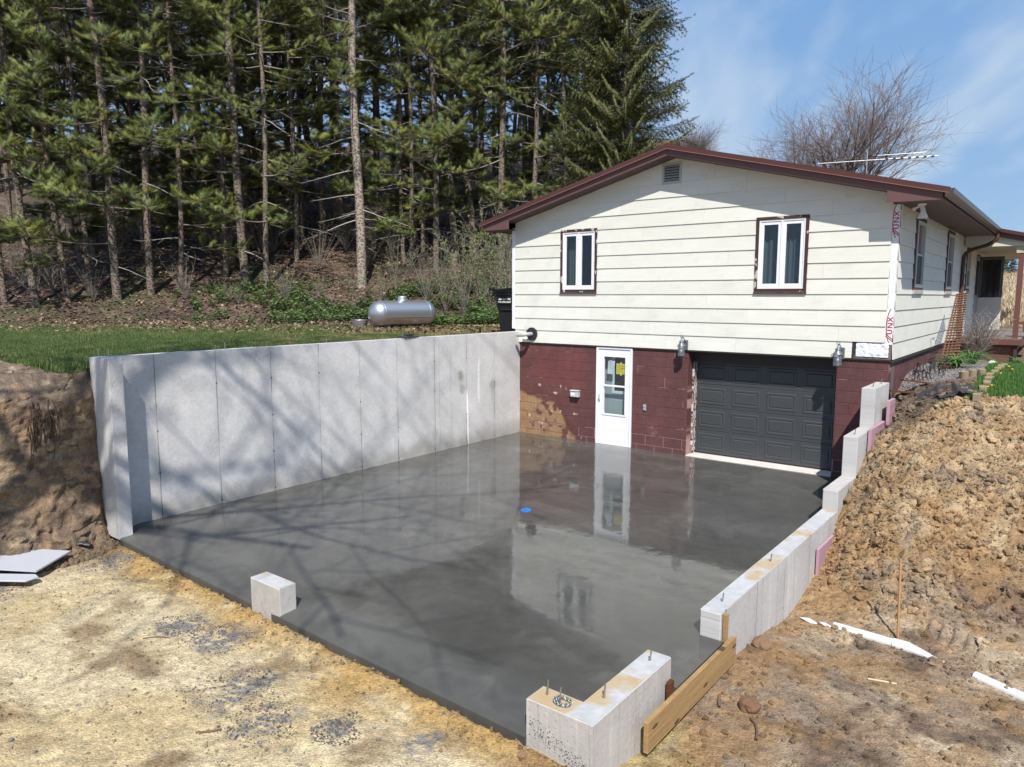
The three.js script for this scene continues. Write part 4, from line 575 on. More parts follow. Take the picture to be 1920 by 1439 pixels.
// ---- garage door
{
  const gd = group(house, 'garage_door'); gd.userData.label = 'dark grey sectional garage door with four rows of raised panels';
  const gm = std(col(0.052, 0.056, 0.06), 0.42, { bumpMap: sidingBump, bumpScale: 0.001 }), X0 = 4.19, X1 = 6.88, Y0 = 0.03, Y1 = 1.88, Z = -0.35;
  const rows = 4, cols = 4, rh = (Y1 - Y0) / rows, cw = (X1 - X0) / cols;
  for (let r = 0; r < rows; r++) {
    const y0 = Y0 + r * rh; part(gd, 'door_section', cbox(X0, X1, y0 + 0.002, y0 + rh - 0.003, Z - 0.04, Z, 0.006), gm);
    for (let c = 0; c < cols; c++) {
      const a = X0 + c * cw + 0.075, b = X0 + (c + 1) * cw - 0.075, p = y0 + 0.075, q = y0 + rh - 0.075;
      const ring = new THREE.ExtrudeGeometry((() => { const s = new THREE.Shape(rect(a, b, p, q).map((v) => new THREE.Vector2(...v))); s.holes.push(new THREE.Path(rect(a + 0.03, b - 0.03, p + 0.03, q - 0.03).map((v) => new THREE.Vector2(...v)))); return s; })(), { depth: 0.001, bevelEnabled: true, bevelSize: 0.012, bevelThickness: 0.009, bevelSegments: 1 });
      const raised = new THREE.ExtrudeGeometry(new THREE.Shape(rect(a + 0.062, b - 0.062, p + 0.062, q - 0.062).map((v) => new THREE.Vector2(...v))), { depth: 0.001, bevelEnabled: true, bevelSize: 0.018, bevelThickness: 0.01, bevelSegments: 1 });
      part(gd, 'raised_panel', T(merge([ring, raised]), 0, 0, Z - 0.001), gm);
    }
  }
  part(gd, 'bottom_seal', box(X0, X1, 0.012, 0.03, Z - 0.03, Z + 0.006), darkMat);
  part(house, 'door_header', box(4.165, 6.895, 1.87, 2.088, -0.34, -0.2), std(col(0.028, 0.018, 0.016), 0.6));
  const weather = std(col(1, 1, 1), 0.8, { map: dtex(64, 512, (u, v) => { const q = fbm(u * 5, v * 40, 4, 811); return q > 0.5 ? [0.82, 0.78, 0.76] : [0.25, 0.17, 0.16]; }) });
  part(house, 'door_jamb', uvs(box(4.164, 4.2, 0.016, 1.9, -0.345, -0.2), 'zy', 0.1, 2), weather); part(house, 'door_jamb', uvs(box(6.86, 6.896, 0.016, 1.9, -0.345, -0.2), 'zy', 0.1, 2), weather);
  part(house, 'threshold', uvBox(cbox(4.165, 6.895, -0.1, 0.014, -0.4, 0.03, 0.004), 2), std(col(1.1, 1.05, 1.0), 0.9, { map: conCol }));
}
// ---- things fixed to the house
{
  const metal = std(col(0.16, 0.175, 0.2), 0.45, { metalness: 0.4 });
  function lantern(x, y, label) {
    const l = thing('wall_lantern', label, 'lantern', null, [x, y, 0]);
    part(l, 'back_plate', T(cbox(-0.05, 0.05, -0.03, 0.17, 0.032, 0.05, 0.01), 0.03, 0, 0), metal);
    part(l, 'arm', tube([[0.03, 0.12, 0.05], [0.02, 0.2, 0.1], [0, 0.235, 0.16], [0, 0.2, 0.165]], 0.008, 20, 8), metal);
    const z = 0.165; part(l, 'roof', T(new THREE.LatheGeometry([[0.0, 0.2], [0.018, 0.195], [0.02, 0.165], [0.045, 0.155], [0.047, 0.13], [0.04, 0.12], [0.085, 0.06], [0.082, 0.05], [0, 0.05]].map((p) => new THREE.Vector2(...p)), 12), 0, 0, z), metal);
    for (let i = 0; i < 8; i++) { const a = i * Math.PI / 4; part(l, 'cage_bar', rod([Math.cos(a) * 0.066, -0.13, z + Math.sin(a) * 0.066], [Math.cos(a) * 0.07, 0.052, z + Math.sin(a) * 0.07], 0.004, 5), metal); }
    part(l, 'glass', T(new THREE.CylinderGeometry(0.06, 0.057, 0.175, 20, 1, true), 0, -0.04, z), new THREE.MeshPhysicalMaterial({ color: col(0.9, 0.92, 0.95), transmission: 0.9, roughness: 0.25, thickness: 0, side: THREE.DoubleSide }));
    part(l, 'base', T(cyl(0.06, 0.072, 0.02, 12), 0, -0.138, z), metal); part(l, 'bulb', T(new THREE.SphereGeometry(0.028, 12, 10).scale(1, 1.5, 1), 0, -0.02, z), std(col(0.85, 0.85, 0.85), 0.3)); part(l, 'loop', T(new THREE.TorusGeometry(0.026, 0.005, 6, 16), 0, 0.24, z), metal);
  }
  lantern(4.08, 2.135, 'grey carriage lantern on the wall between storm door and garage door'); lantern(6.945, 2.115, 'grey carriage lantern on the wall next to the torn house wrap');
  const b = thing('junction_box', 'grey metal box on the maroon block wall left of the storm door', 'box'); part(b, 'body', cbox(1.46, 1.66, 0.965, 1.10, 0.001, 0.1, 0.006), std(col(0.5, 0.5, 0.5), 0.5)); part(b, 'cover', cbox(1.452, 1.668, 1.095, 1.112, 0.001, 0.115, 0.004), std(col(0.55, 0.55, 0.55), 0.5)); part(b, 'label', box(1.49, 1.58, 1.0, 1.055, 0.1005, 0.102), whiteMat);
  const s = thing('outlet', 'small silver outlet cover between storm door and garage', 'outlet'); part(s, 'plate', cbox(3.195, 3.268, 0.815, 0.945, 0.001, 0.012, 0.004), std(col(0.55, 0.56, 0.58), 0.35, { metalness: 0.6 })); for (const y of [0.845, 0.905]) part(s, 'flap', cbox(3.21, 3.252, y - 0.02, y + 0.02, 0.012, 0.03, 0.003), std(col(0.62, 0.63, 0.66), 0.35, { metalness: 0.6 }));
  const v = thing('exhaust_pipe', 'grey plastic vent pipe through a black round flange at the house corner', 'pipe'), fl = T(cyl(0.15, 0.15, 0.03, 28).rotateX(Math.PI / 2), 0.37, 2.30, 0.045);
  part(v, 'flange', fl, std(col(0.018, 0.018, 0.022), 0.55)); part(v, 'pipe', merge([tube([[0.37, 2.30, 0.04], [0.37, 2.30, 0.2], [0.36, 2.295, 0.27], [0.3, 2.29, 0.3], [0.15, 2.285, 0.31]], 0.045, 24, 14)]), std(col(0.42, 0.41, 0.39), 0.5)); part(v, 'pipe_mouth', T(new THREE.CircleGeometry(0.04, 16).rotateY(-Math.PI / 2), 0.1492, 2.285, 0.31), darkMat); part(v, 'foam', (() => { const g = new THREE.IcosahedronGeometry(0.07, 3), p = g.attributes.position; for (let i = 0; i < p.count; i++) { const k = 0.75 + 0.5 * fbm(p.getX(i) * 20 + 3, p.getY(i) * 20 + p.getZ(i) * 17, 3, 5); p.setXYZ(i, p.getX(i) * k, p.getY(i) * k * 0.7, p.getZ(i) * k); } g.computeVertexNormals(); return T(g, 0.2, 2.2, 0.06); })(), std(col(0.8, 0.79, 0.75), 0.8));
  const f = thing('flood_light', 'white flood light hanging under the brown eave at the corner', 'light', null, [8.02, 4.635, -0.15]);
  part(f, 'base', T(cyl(0.055, 0.07, 0.025, 16), 0, -0.0125, 0), whiteMat); part(f, 'neck', rod([0, -0.02, 0], [0.02, -0.1, 0.02], 0.035, 12), whiteMat); part(f, 'lamp_head', T(new THREE.LatheGeometry([[0.03, 0.06], [0.035, 0.02], [0.075, -0.08], [0.08, -0.1], [0.02, -0.095], [0, -0.09]].map((p) => new THREE.Vector2(...p)), 18), 0.025, -0.13, 0.03), whiteMat); part(f, 'sensor', merge([rod([-0.02, -0.03, 0], [-0.1, -0.06, 0], 0.018, 10), T(new THREE.SphereGeometry(0.032, 12, 10), -0.11, -0.07, 0)]), whiteMat);
  // television antenna on its mast behind the ridge
  const an = thing('antenna', 'television antenna with long boom rising behind the roof ridge', 'antenna', null, [3.9, 0, -14.9]); const am = std(col(0.6, 0.6, 0.62), 0.35, { metalness: 0.8 });
  part(an, 'mast', rod([0, 5.9, 0], [0, 8.2, 0], 0.02), am); const dir = [0.95, -0.3]; part(an, 'boom', merge([rod([-1.6 * dir[0], 7.86, -1.6 * dir[1]], [2.2 * dir[0], 7.9, 2.2 * dir[1]], 0.016), rod([0.3, 8.02, -0.1], [1.8 * dir[0], 8.04, 1.8 * dir[1]], 0.012)]), am);
  for (let i = 0; i < 16; i++) { const t = -1.5 + i * 0.235, l = 0.75 - 0.03 * i; part(an, 'element', rod([t * dir[0] - l * 0.3, 7.87, t * dir[1] - l], [t * dir[0] + l * 0.3, 7.87, t * dir[1] + l], 0.007, 5), am); if (i > 8) part(an, 'insulator', T(new THREE.BoxGeometry(0.1, 0.05, 0.05), t * dir[0], 7.885, t * dir[1]), darkMat); }
}
// ---------------------------------------------------------------- loose soil, stones, grass
const V3 = (x, y, z) => new THREE.Vector3(x, y, z);
function lump(seed, detail = 1, amp = 0.5) { const g = new THREE.IcosahedronGeometry(1, detail), p = g.attributes.position; for (let i = 0; i < p.count; i++) { const x = p.getX(i), y = p.getY(i), z = p.getZ(i), k = 1 + amp * (fbm(x * 1.7 + seed * 3.1 + z, y * 1.7 + z * 1.3 + seed, 3, seed) - 0.5) * 2; p.setXYZ(i, x * k, y * k * 0.75, z * k); } g.computeVertexNormals(); return g; }
function scatter(name, geo, mat, n, seed, pick, label, category) {
  const r = rng(seed), M = new THREE.Matrix4(), q = new THREE.Quaternion(), e = new THREE.Euler(), list = [];
  for (let i = 0, tries = 0; i < n && tries < n * 12; tries++) { const s = pick(r); if (!s) continue; list.push(s); i++; }
  const im = new THREE.InstancedMesh(geo, mat, list.length); im.name = name;
  list.forEach((s, i) => { e.set(s.rx ?? 0, s.ry ?? 0, s.rz ?? 0); q.setFromEuler(e); M.compose(V3(s.x, s.y, s.z), q, V3(s.s * (s.sx ?? 1), s.s * (s.sy ?? 1), s.s)); im.setMatrixAt(i, M); if (s.c) im.setColorAt(i, s.c); });
  return stuff(im, label, category);
}
const clodMat = std(col(1, 1, 1), 0.97, { map: grain, bumpMap: grainBump, bumpScale: 0.01, flatShading: true });
{
  const tmp = [0, 0, 0];
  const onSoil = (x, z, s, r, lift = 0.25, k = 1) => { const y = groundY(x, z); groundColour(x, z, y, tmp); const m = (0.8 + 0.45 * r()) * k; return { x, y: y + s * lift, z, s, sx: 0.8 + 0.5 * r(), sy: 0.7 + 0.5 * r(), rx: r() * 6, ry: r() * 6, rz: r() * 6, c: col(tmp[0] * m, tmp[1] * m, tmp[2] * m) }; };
  for (const v of [0, 1]) scatter('soil_clods', lump(11 + v, v ? 2 : 1, 0.85), clodMat, v ? 4200 : 12000, 901 + v, (r) => {
    const x = 7.78 + 2.9 * r(), z = -0.4 + 6 * r(); if (classOf(x, z) !== 'soil') return; const b = landform(x, z); if (b < -0.3 && r() > 0.25) return; if (isGouge(x, z) > 0.3 && r() > 0.4) return;
    const s = v ? 0.012 + 0.05 * Math.pow(r(), 5) : 0.004 + 0.012 * r() * r(); return onSoil(x, z, s, r, v ? 0.0 : 0.05, 1.0);
  }, v ? 'coarse lighter crumbs of dug soil over the pile' : 'loose clods of dug soil covering the tan pile', 'soil');
  scatter('pebbles', lump(15, 1, 0.4), clodMat, 9000, 921, (r) => { const x = -1 + 9 * r(), z = 9.15 + 3 * r(); if (z < FRONT(x) + 0.01 && x > -0.05) return; if (classOf(x, z) !== 'soil') return; const s = 0.003 + 0.014 * Math.pow(r(), 5) + (z < FRONT(x) + 0.2 ? 0.007 * r() : 0); const o = onSoil(x, z, s, r, 0.2, 0.7 + 0.7 * r()); if (r() < 0.2) { const k = 0.28 + 0.3 * r(); o.c.setRGB(k * 1.05, k * 0.97, k * 0.86); } return o; }, 'small pebbles and crumbs on the yellow sandy ground', 'pebbles');
  scatter('gravel', lump(17, 1, 0.5), clodMat, 2600, 931, (r) => { const [cx, cz, rr] = [[4.75, 10.2, 0.4], [5.35, 10.35, 0.3], [3.75, 9.75, 0.35], [0.85, 9.55, 0.3], [3.2, 9.9, 0.25], [0.55, 10.75, 0.5], [5.9, 10.05, 0.2]][Math.floor(r() * 7)]; const a = r() * 6.28, q = rr * Math.sqrt(r()) * (0.6 + 0.7 * vn(a * 1.3, cx, 5)), x = cx + Math.cos(a) * q, z = cz + Math.sin(a) * q; if (z < FRONT(x) + 0.05) return; const s = 0.004 + 0.009 * r() * r(), k = 0.14 + 0.2 * r(); return { x, y: groundY(x, z) + s * 0.2, z, s, rx: r() * 6, ry: r() * 6, c: col(k * 1.03, k, k * 0.98) }; }, 'patches of crushed grey gravel on the sandy ground', 'gravel');
  scatter('flat_ground_clods', lump(19, 1, 0.5), clodMat, 3600, 941, (r) => { const x = 7.75 + 2.8 * r(), z = 5.2 + 5.5 * r(); if (x < 7.8 && z > 8 && z < 9.4) return; const s = 0.004 + 0.026 * Math.pow(r(), 5); return onSoil(x, z, s, r, 0.2); }, 'scattered crumbs on the trampled brown ground beside the form board', 'soil');
  scatter('bank_clods', lump(21, 1, 0.7), clodMat, 2600, 951, (r) => { const z = 9.25 + 1.6 * r(), x = bankX(z) - 0.05 + 0.6 * Math.pow(r(), 1.5); const s = 0.006 + 0.04 * Math.pow(r(), 5); const o = onSoil(x, z, s, r, 0.25); const q = 0.7 + 0.5 * r(); o.y = Math.max(o.y, groundY(x + 0.1, z) + 0.3 * (bankX(z) + 0.2 - x > 0 ? bankX(z) + 0.2 - x : 0)); o.c.setRGB(0.27 * q, 0.19 * q, 0.12 * q); return o; }, 'crumbled clods at the foot of the cut dirt bank', 'soil');
  scatter('bed_gravel', lump(23, 1, 0.35), clodMat, 5000, 961, (r) => { const x = 7.75 + 1.25 * r(), z = 0.3 - 6 * r(); if (classOf(x, z) !== 'bed') return; const s = 0.010 + 0.014 * r(), k = 0.22 + 0.2 * r(); return { x, y: groundY(x, z) + s * 0.3, z, s, rx: r() * 6, ry: r() * 6, c: col(k * 1.02, k * 0.93, k * 0.95) }; }, 'pinkish grey landscape gravel along the house', 'gravel');
}
function rock(x, z, s, c, label, seed, name = 'rock') { const g = lump(seed, 3, 0.45).scale(s, s, s).translate(x, groundY(x, z) + s * 0.4, z); single(name, g, std(c, 0.95, { bumpMap: grainBump, bumpScale: 0.006 }), label, 'rock'); }
rock(8.2, 7.58, 0.085, col(0.17, 0.09, 0.05), 'rounded brown clod alone on the bare ground near the form board', 31);
rock(7.86, 6.28, 0.09, col(0.2, 0.12, 0.07), 'brown lump against the foot of the low foundation wall', 32);
rock(7.26, 9.5, 0.036, col(0.28, 0.17, 0.09), 'smooth reddish cobble in front of the corner wall', 33);
rock(8.75, -5.4, 0.09, col(0.75, 0.74, 0.7), 'white stone on the gravel bed', 34);
// grass
const blade = (n, h, w, spread, seed) => { const r = rng(seed), pos = []; for (let i = 0; i < n; i++) { const a = r() * 6.28, l = h * (0.5 + 0.6 * r()), x = (r() - 0.5) * spread, z = (r() - 0.5) * spread, bx = Math.cos(a) * l * 0.5 * r(), bz = Math.sin(a) * l * 0.5 * r(), px = -Math.sin(a) * w, pz = Math.cos(a) * w; pos.push(x - px, 0, z - pz, x + px, 0, z + pz, x + bx * 0.5 + px * 0.7, l * 0.6, z + bz * 0.5 + pz * 0.7, x - px, 0, z - pz, x + bx * 0.5 + px * 0.7, l * 0.6, z + bz * 0.5 + pz * 0.7, x + bx * 0.5 - px * 0.7, l * 0.6, z + bz * 0.5 - pz * 0.7, x + bx * 0.5 - px * 0.7, l * 0.6, z + bz * 0.5 - pz * 0.7, x + bx * 0.5 + px * 0.7, l * 0.6, z + bz * 0.5 + pz * 0.7, x + bx, l, z + bz); } const g = new THREE.BufferGeometry(); g.setAttribute('position', new THREE.Float32BufferAttribute(pos, 3)); g.computeVertexNormals(); return g; };
const grassMat = new THREE.MeshPhysicalMaterial({ color: col(1, 1, 1), roughness: 0.7, transmission: 0.25, thickness: 0, side: THREE.DoubleSide });
scatter('grass', blade(12, 0.085, 0.004, 0.16, 3), grassMat, 52000, 971, (r) => {
  const u = 8 + 17 * Math.pow(r(), 0.8), w = u * (-0.76 + 0.78 * r()), [x, z] = fromUW(u, w); if (x > -0.25 && z < 9.3) return; if (classOf(x, z) !== 'lawn') return;
  const d = fbm(x * 0.7 + 5, z * 1.4, 4, 131) * ss(-9, -3, w) * ss(9, 14, u), patch = fbm(x * 0.9, z * 0.9, 3, 7); if (r() < bareLawn(x, z, u) * 0.93) return; if (d > 0.42 && r() < 0.6) return;
  const k = 0.7 + 0.6 * r(), dry = r() < 0.06 + ss(0.35, 0.55, d) * 0.55; return { x, y: groundY(x, z) - 0.005, z, s: (0.55 + 0.7 * r()) * (0.7 + 0.6 * patch), ry: r() * 6, c: dry ? col(0.34 * k, 0.27 * k, 0.12 * k) : col(0.085 * k, 0.142 * k, 0.025 * k) };
}, 'spring grass on the lawn above the tall concrete wall', 'grass');
scatter('grass', blade(12, 0.07, 0.003, 0.1, 4), grassMat, 9000, 981, (r) => { const x = 8.9 + 1.6 * r(), z = 0.5 - 5 * r(); if (classOf(x, z) !== 'lawn') return; const k = 0.75 + 0.5 * r(); return { x, y: groundY(x, z) - 0.004, z, s: 0.6 + 0.7 * r(), ry: r() * 6, c: col(0.08 * k, 0.19 * k, 0.025 * k) }; }, 'green turf patch beside the curved edging', 'grass');
// dead leaves and ground cover of the wooded bank
const leafGeo = (() => { const g = new THREE.PlaneGeometry(1, 0.7, 3, 2), p = g.attributes.position; for (let i = 0; i < p.count; i++) { const x = p.getX(i), y = p.getY(i); p.setXYZ(i, x * (1 - Math.abs(y)), y * (1 - x * x * 1.6), 0.25 * x * x + 0.12 * y); } g.rotateX(-Math.PI / 2); g.computeVertexNormals(); return g; })();
scatter('leaf_litter', leafGeo, std(col(1, 1, 1), 0.9), 30000, 991, (r) => { const u = 18.5 + 21 * Math.pow(r(), 0.9), w = u * (-0.76 + 0.9 * r()), [x, z] = fromUW(u, w); if (x > -0.6 && x < 8 && z > -18) return; if (u < 22.5 && r() > 0.12 + 0.4 * bareLawn(x, z, u)) return; const k = 0.5 + r(); return { x, y: groundY(x, z) + 0.02 + 0.02 * r(), z, s: 0.06 + 0.08 * r(), rx: (r() - 0.5) * 1.3, ry: r() * 6, rz: (r() - 0.5) * 1.3, c: [col(0.17 * k, 0.105 * k, 0.07 * k), col(0.27 * k, 0.19 * k, 0.135 * k), col(0.14 * k, 0.075 * k, 0.05 * k)][Math.floor(r() * 3)] }; }, 'brown dead leaves over the floor of the pine wood', 'leaf litter');
const sprigGeo = (() => { const r = rng(44), list = []; for (let i = 0; i < 16; i++) { const g = leafGeo.clone().scale(0.12, 0.12, 0.12), a = r() * 6.28, h = 0.05 + 0.4 * r(), d = 0.16 * r(); g.rotateX((r() - 0.5) * 1.2); g.rotateZ((r() - 0.5) * 1.2); list.push(g.translate(Math.cos(a) * d, h, Math.sin(a) * d)); } for (let i = 0; i < 4; i++) list.push(rod([0, 0, 0], [(r() - 0.5) * 0.3, 0.45, (r() - 0.5) * 0.3], 0.004, 3)); return merge(list); })();
const leafMat = new THREE.MeshPhysicalMaterial({ color: col(1, 1, 1), roughness: 0.75, transmission: 0.3, thickness: 0, side: THREE.DoubleSide });
scatter('ground_cover', sprigGeo, leafMat, 2600, 995, (r) => { const u = 22.6 + 6 * r(), w = u * (-0.5 + 0.6 * Math.pow(r(), 0.45)), [x, z] = fromUW(u, w); if (fbm(x * 0.8, z * 0.8, 3, 17) < 0.44) return; if (u < 24 && w < -3) return; if (Math.hypot(x + 5.9, z + 1.9) < 1.7) return; const k = 0.7 + 0.6 * r(); return { x, y: groundY(x, z), z, s: (0.35 + 0.75 * r()), ry: r() * 6, c: col(0.10 * k, 0.17 * k, 0.03 * k) }; }, 'fresh green weeds growing on the bank behind the tank', 'weeds');
scatter('dry_grass', blade(10, 0.35, 0.012, 0.4, 6), std(col(1, 1, 1), 0.9), 9000, 998, (r) => { const u = 24 + 30 * r(), w = u * (0.45 + 0.35 * r()), [x, z] = fromUW(u, w); if (classOf(x, z) !== 'field') return; const k = 0.7 + 0.6 * r(); return { x, y: groundY(x, z), z, s: 0.6 + 0.8 * r(), ry: r() * 6, c: col(0.5 * k, 0.4 * k, 0.27 * k) }; }, 'pale dry grass on the field seen through the porch', 'grass');

// ---------------------------------------------------------------- trees
class Wood {
  constructor() { this.p = []; this.n = []; this.t = []; this.i = []; }
  limb(pts, rad, sides = 5) {
    const base = this.p.length / 3, N = pts.length, tan = V3(), a = V3(), b = V3(), up = V3(); let len = 0;
    for (let k = 0; k < N; k++) {
      tan.copy(pts[Math.min(N - 1, k + 1)]).sub(pts[Math.max(0, k - 1)]).normalize(); up.set(0.31, 0.2, 0.93); if (Math.abs(tan.dot(up)) > 0.9) up.set(1, 0, 0.1); a.crossVectors(tan, up).normalize(); b.crossVectors(tan, a); if (k) len += pts[k].distanceTo(pts[k - 1]);
      for (let s = 0; s <= sides; s++) { const g = s / sides * Math.PI * 2, c = Math.cos(g), d = Math.sin(g), x = a.x * c + b.x * d, y = a.y * c + b.y * d, z = a.z * c + b.z * d; this.p.push(pts[k].x + x * rad[k], pts[k].y + y * rad[k], pts[k].z + z * rad[k]); this.n.push(x, y, z); this.t.push(s / sides, len * 0.6); }
    }
    for (let k = 0; k < N - 1; k++) for (let s = 0; s < sides; s++) { const q = base + k * (sides + 1) + s; this.i.push(q, q + 1, q + sides + 1, q + 1, q + sides + 2, q + sides + 1); }
  }
  geo() { const g = new THREE.BufferGeometry(); g.setAttribute('position', new THREE.Float32BufferAttribute(this.p, 3)); g.setAttribute('normal', new THREE.Float32BufferAttribute(this.n, 3)); g.setAttribute('uv', new THREE.Float32BufferAttribute(this.t, 2)); g.setIndex(this.i); return g; }
}
const barkTex = dtex(256, 512, (u, v) => { const a = fbm(u * 10, v * 14, 4, 821, 0), w = worley(u * 9 + a, v * 16, 831); const g = 0.42 + 0.3 * ss(0.1, 0.5, w) + 0.16 * (a - 0.5); return [g, g * 0.935, g * 0.86]; });
const paleBark = std(col(0.72, 0.70, 0.68), 0.95, { map: barkTex, bumpMap: barkTex, bumpScale: 0.02 }), barkMat = std(col(0.42, 0.39, 0.365), 0.95, { map: barkTex, bumpMap: barkTex, bumpScale: 0.03 });
const darkBark = std(col(0.42, 0.38, 0.35), 0.95, { map: barkTex, bumpMap: barkTex, bumpScale: 0.03 });
const twigMat = std(col(0.25, 0.215, 0.185), 0.95), redTwig = std(col(0.23, 0.18, 0.165), 0.95), limbMat = std(col(0.24, 0.205, 0.18), 0.95, { map: barkTex });
// one brush of needles along a twig (the twig runs along +y)
const tuftGeo = (n, len, w, twig, seed, fwd0, fwd1) => { const r = rng(seed), pos = [], nor = []; for (let i = 0; i < n; i++) { const a = r() * 6.28, t = r(), y = twig * t, f = lerp(fwd0, fwd1, r()), l = len * (0.65 + 0.5 * r()), dx = Math.cos(a) * Math.sin(f), dz = Math.sin(a) * Math.sin(f), dy = Math.cos(f), px = -Math.sin(a) * w, pz = Math.cos(a) * w; pos.push(-px, y, -pz, px, y, pz, dx * l, y + dy * l, dz * l); for (let k = 0; k < 3; k++) nor.push(dx * 0.6 + (k ? 0 : 0.1), 0.75, dz * 0.6); } const g = new THREE.BufferGeometry(); g.setAttribute('position', new THREE.Float32BufferAttribute(pos, 3)); g.setAttribute('normal', new THREE.Float32BufferAttribute(nor, 3)); return g; };
const pineTuft = tuftGeo(60, 0.14, 0.0042, 0.26, 61, 0.3, 1.25), spruceTuft = tuftGeo(44, 0.075, 0.006, 0.34, 62, 0.5, 1.2), cedarTuft = tuftGeo(40, 0.2, 0.02, 0.5, 63, 0.3, 1.1);
const needleMat = std(col(1, 1, 1), 0.7);
function crown(parent, name, geo, tufts) { const im = new THREE.InstancedMesh(geo, needleMat, tufts.length), M = new THREE.Matrix4(), q = new THREE.Quaternion(), Y = V3(0, 1, 0), s = V3(); tufts.forEach((t, i) => { q.setFromUnitVectors(Y, t.d); s.setScalar(t.s); M.compose(t.p, q, s); im.setMatrixAt(i, M); im.setColorAt(i, t.c); }); im.name = name; stuff(im, '', '', false); parent.add(im); return im; }
const deadMat = std(col(0.40, 0.37, 0.34), 0.95);
const rnd = (r, a, b) => a + (b - a) * r();
function makePine(seed, H, o) {
  const r = rng(seed), g = new THREE.Group(), trunk = new Wood(), live = new Wood(), dead = new Wood(), tufts = [];
  const lean = [rnd(r, -0.045, 0.045), rnd(r, -0.045, 0.045)], at = (y) => V3(lean[0] * y + 0.1 * Math.sin(y * 0.45 + seed), y, lean[1] * y + 0.1 * Math.cos(y * 0.38 + seed)), rad = (y) => o.r0 * Math.pow(1 - y / (H + 0.5), 0.75) + (y < 0.4 ? 0.06 * (0.4 - y) : 0);
  { const pts = [], rr = []; for (let k = 0; k <= 22; k++) { const y = -0.5 + (H + 0.5) * k / 22; pts.push(at(y)); rr.push(Math.max(0.012, rad(Math.max(0, y)))); } trunk.limb(pts, rr, 9); }
  for (let y = rnd(r, 1.0, 1.5); y < H - 0.2; y += rnd(r, 0.1, 0.42) + (r() < 0.12 ? 0.8 : 0)) {
    const f = (y - o.live) / (H - o.live), alive = f > 0, n = alive ? 1 + Math.floor(r() * 1.5) : Math.floor(r() * 2.3), a0 = r() * 6.28;
    for (let k = 0; k < n; k++) {
      const a = a0 + k / n * 6.28 + rnd(r, -0.5, 0.5), dir = V3(Math.cos(a), 0, Math.sin(a)); const isLive = alive ? r() < 0.93 : r() < (f > -0.18 ? 0.4 : 0.05);
      const L = (alive ? lerp(o.spread, 0.4, Math.pow(Math.max(0, f - 0.35) / 0.65, 1.3)) : o.spread * 0.85) * rnd(r, 0.35, 1.25) * (isLive ? 1 : 0.7), droop = alive ? lerp(-0.3, 0.45, f) + rnd(r, -0.3, 0.3) : rnd(r, -0.4, -0.05);
      const P = (t) => at(y).add(dir.clone().multiplyScalar(L * t)).add(V3(0.05 * Math.sin(t * 7 + a), L * (droop * t + (isLive ? 0.22 : -0.05) * t * t), 0.05 * Math.cos(t * 6 + a)));
      const pts = [], rr = [], w = isLive ? live : dead; for (let i = 0; i <= 5; i++) { pts.push(P(i / 5)); rr.push(lerp(0.013 + L * 0.006, 0.004, i / 5)); } w.limb(pts, rr, 4);
      const side = V3(-dir.z, 0, dir.x), step = isLive ? 0.145 : 0.3; let sgn = 1;
      for (let t = isLive ? 0.32 : 0.2; t < 1; t += step / L * rnd(r, 0.7, 1.3)) {
        sgn = -sgn; const sl = isLive ? (0.42 * L * (1 - t) * 0.8 + 0.22) * rnd(r, 0.6, 1.2) : rnd(r, 0.15, 0.5), d = dir.clone().multiplyScalar(rnd(r, 0.5, 0.95)).add(side.clone().multiplyScalar(sgn * rnd(r, 0.5, 1))).add(V3(0, rnd(r, -0.45, 0.55) - (isLive ? 0 : 0.3), 0)).normalize(), b = P(t), e = b.clone().addScaledVector(d, sl);
        const mid = b.clone().lerp(e, 0.5).add(V3(0, -0.03, 0)); w.limb([b, mid, e], [0.006, 0.005, 0.003], 3);
        if (!isLive) continue; const shade = rnd(r, 0.75, 1.25), warm = r();
        for (let q = 0.3; q <= 1.001; q += 0.095 / sl) { const p = b.clone().lerp(e, Math.min(1, q)), dd = d.clone().add(V3(rnd(r, -0.45, 0.45), rnd(r, 0.0, 0.55), rnd(r, -0.45, 0.45))).normalize(), m = shade * rnd(r, 0.8, 1.2); tufts.push({ p, d: dd, s: rnd(r, 0.75, 1.2) * o.tuft, c: col((0.088 + 0.07 * warm) * m, (0.122 + 0.045 * warm) * m, (0.03 - 0.006 * warm) * m) }); }
      }
      if (isLive) for (let q = 0; q < 3; q++) tufts.push({ p: P(1 - q * 0.05), d: dir.clone().add(V3(rnd(r, -0.4, 0.4), 0.3 + 0.4 * r(), rnd(r, -0.4, 0.4))).normalize(), s: rnd(r, 0.9, 1.25) * o.tuft, c: col(0.115, 0.155, 0.037) });
    }
  }
  part(g, 'trunk', trunk.geo(), o.bark ?? barkMat); part(g, 'branches', live.geo(), twigMat).userData.kind = 'stuff'; part(g, 'dead_branches', dead.geo(), deadMat).userData.kind = 'stuff'; crown(g, 'needles', pineTuft, tufts);
  return g;
}
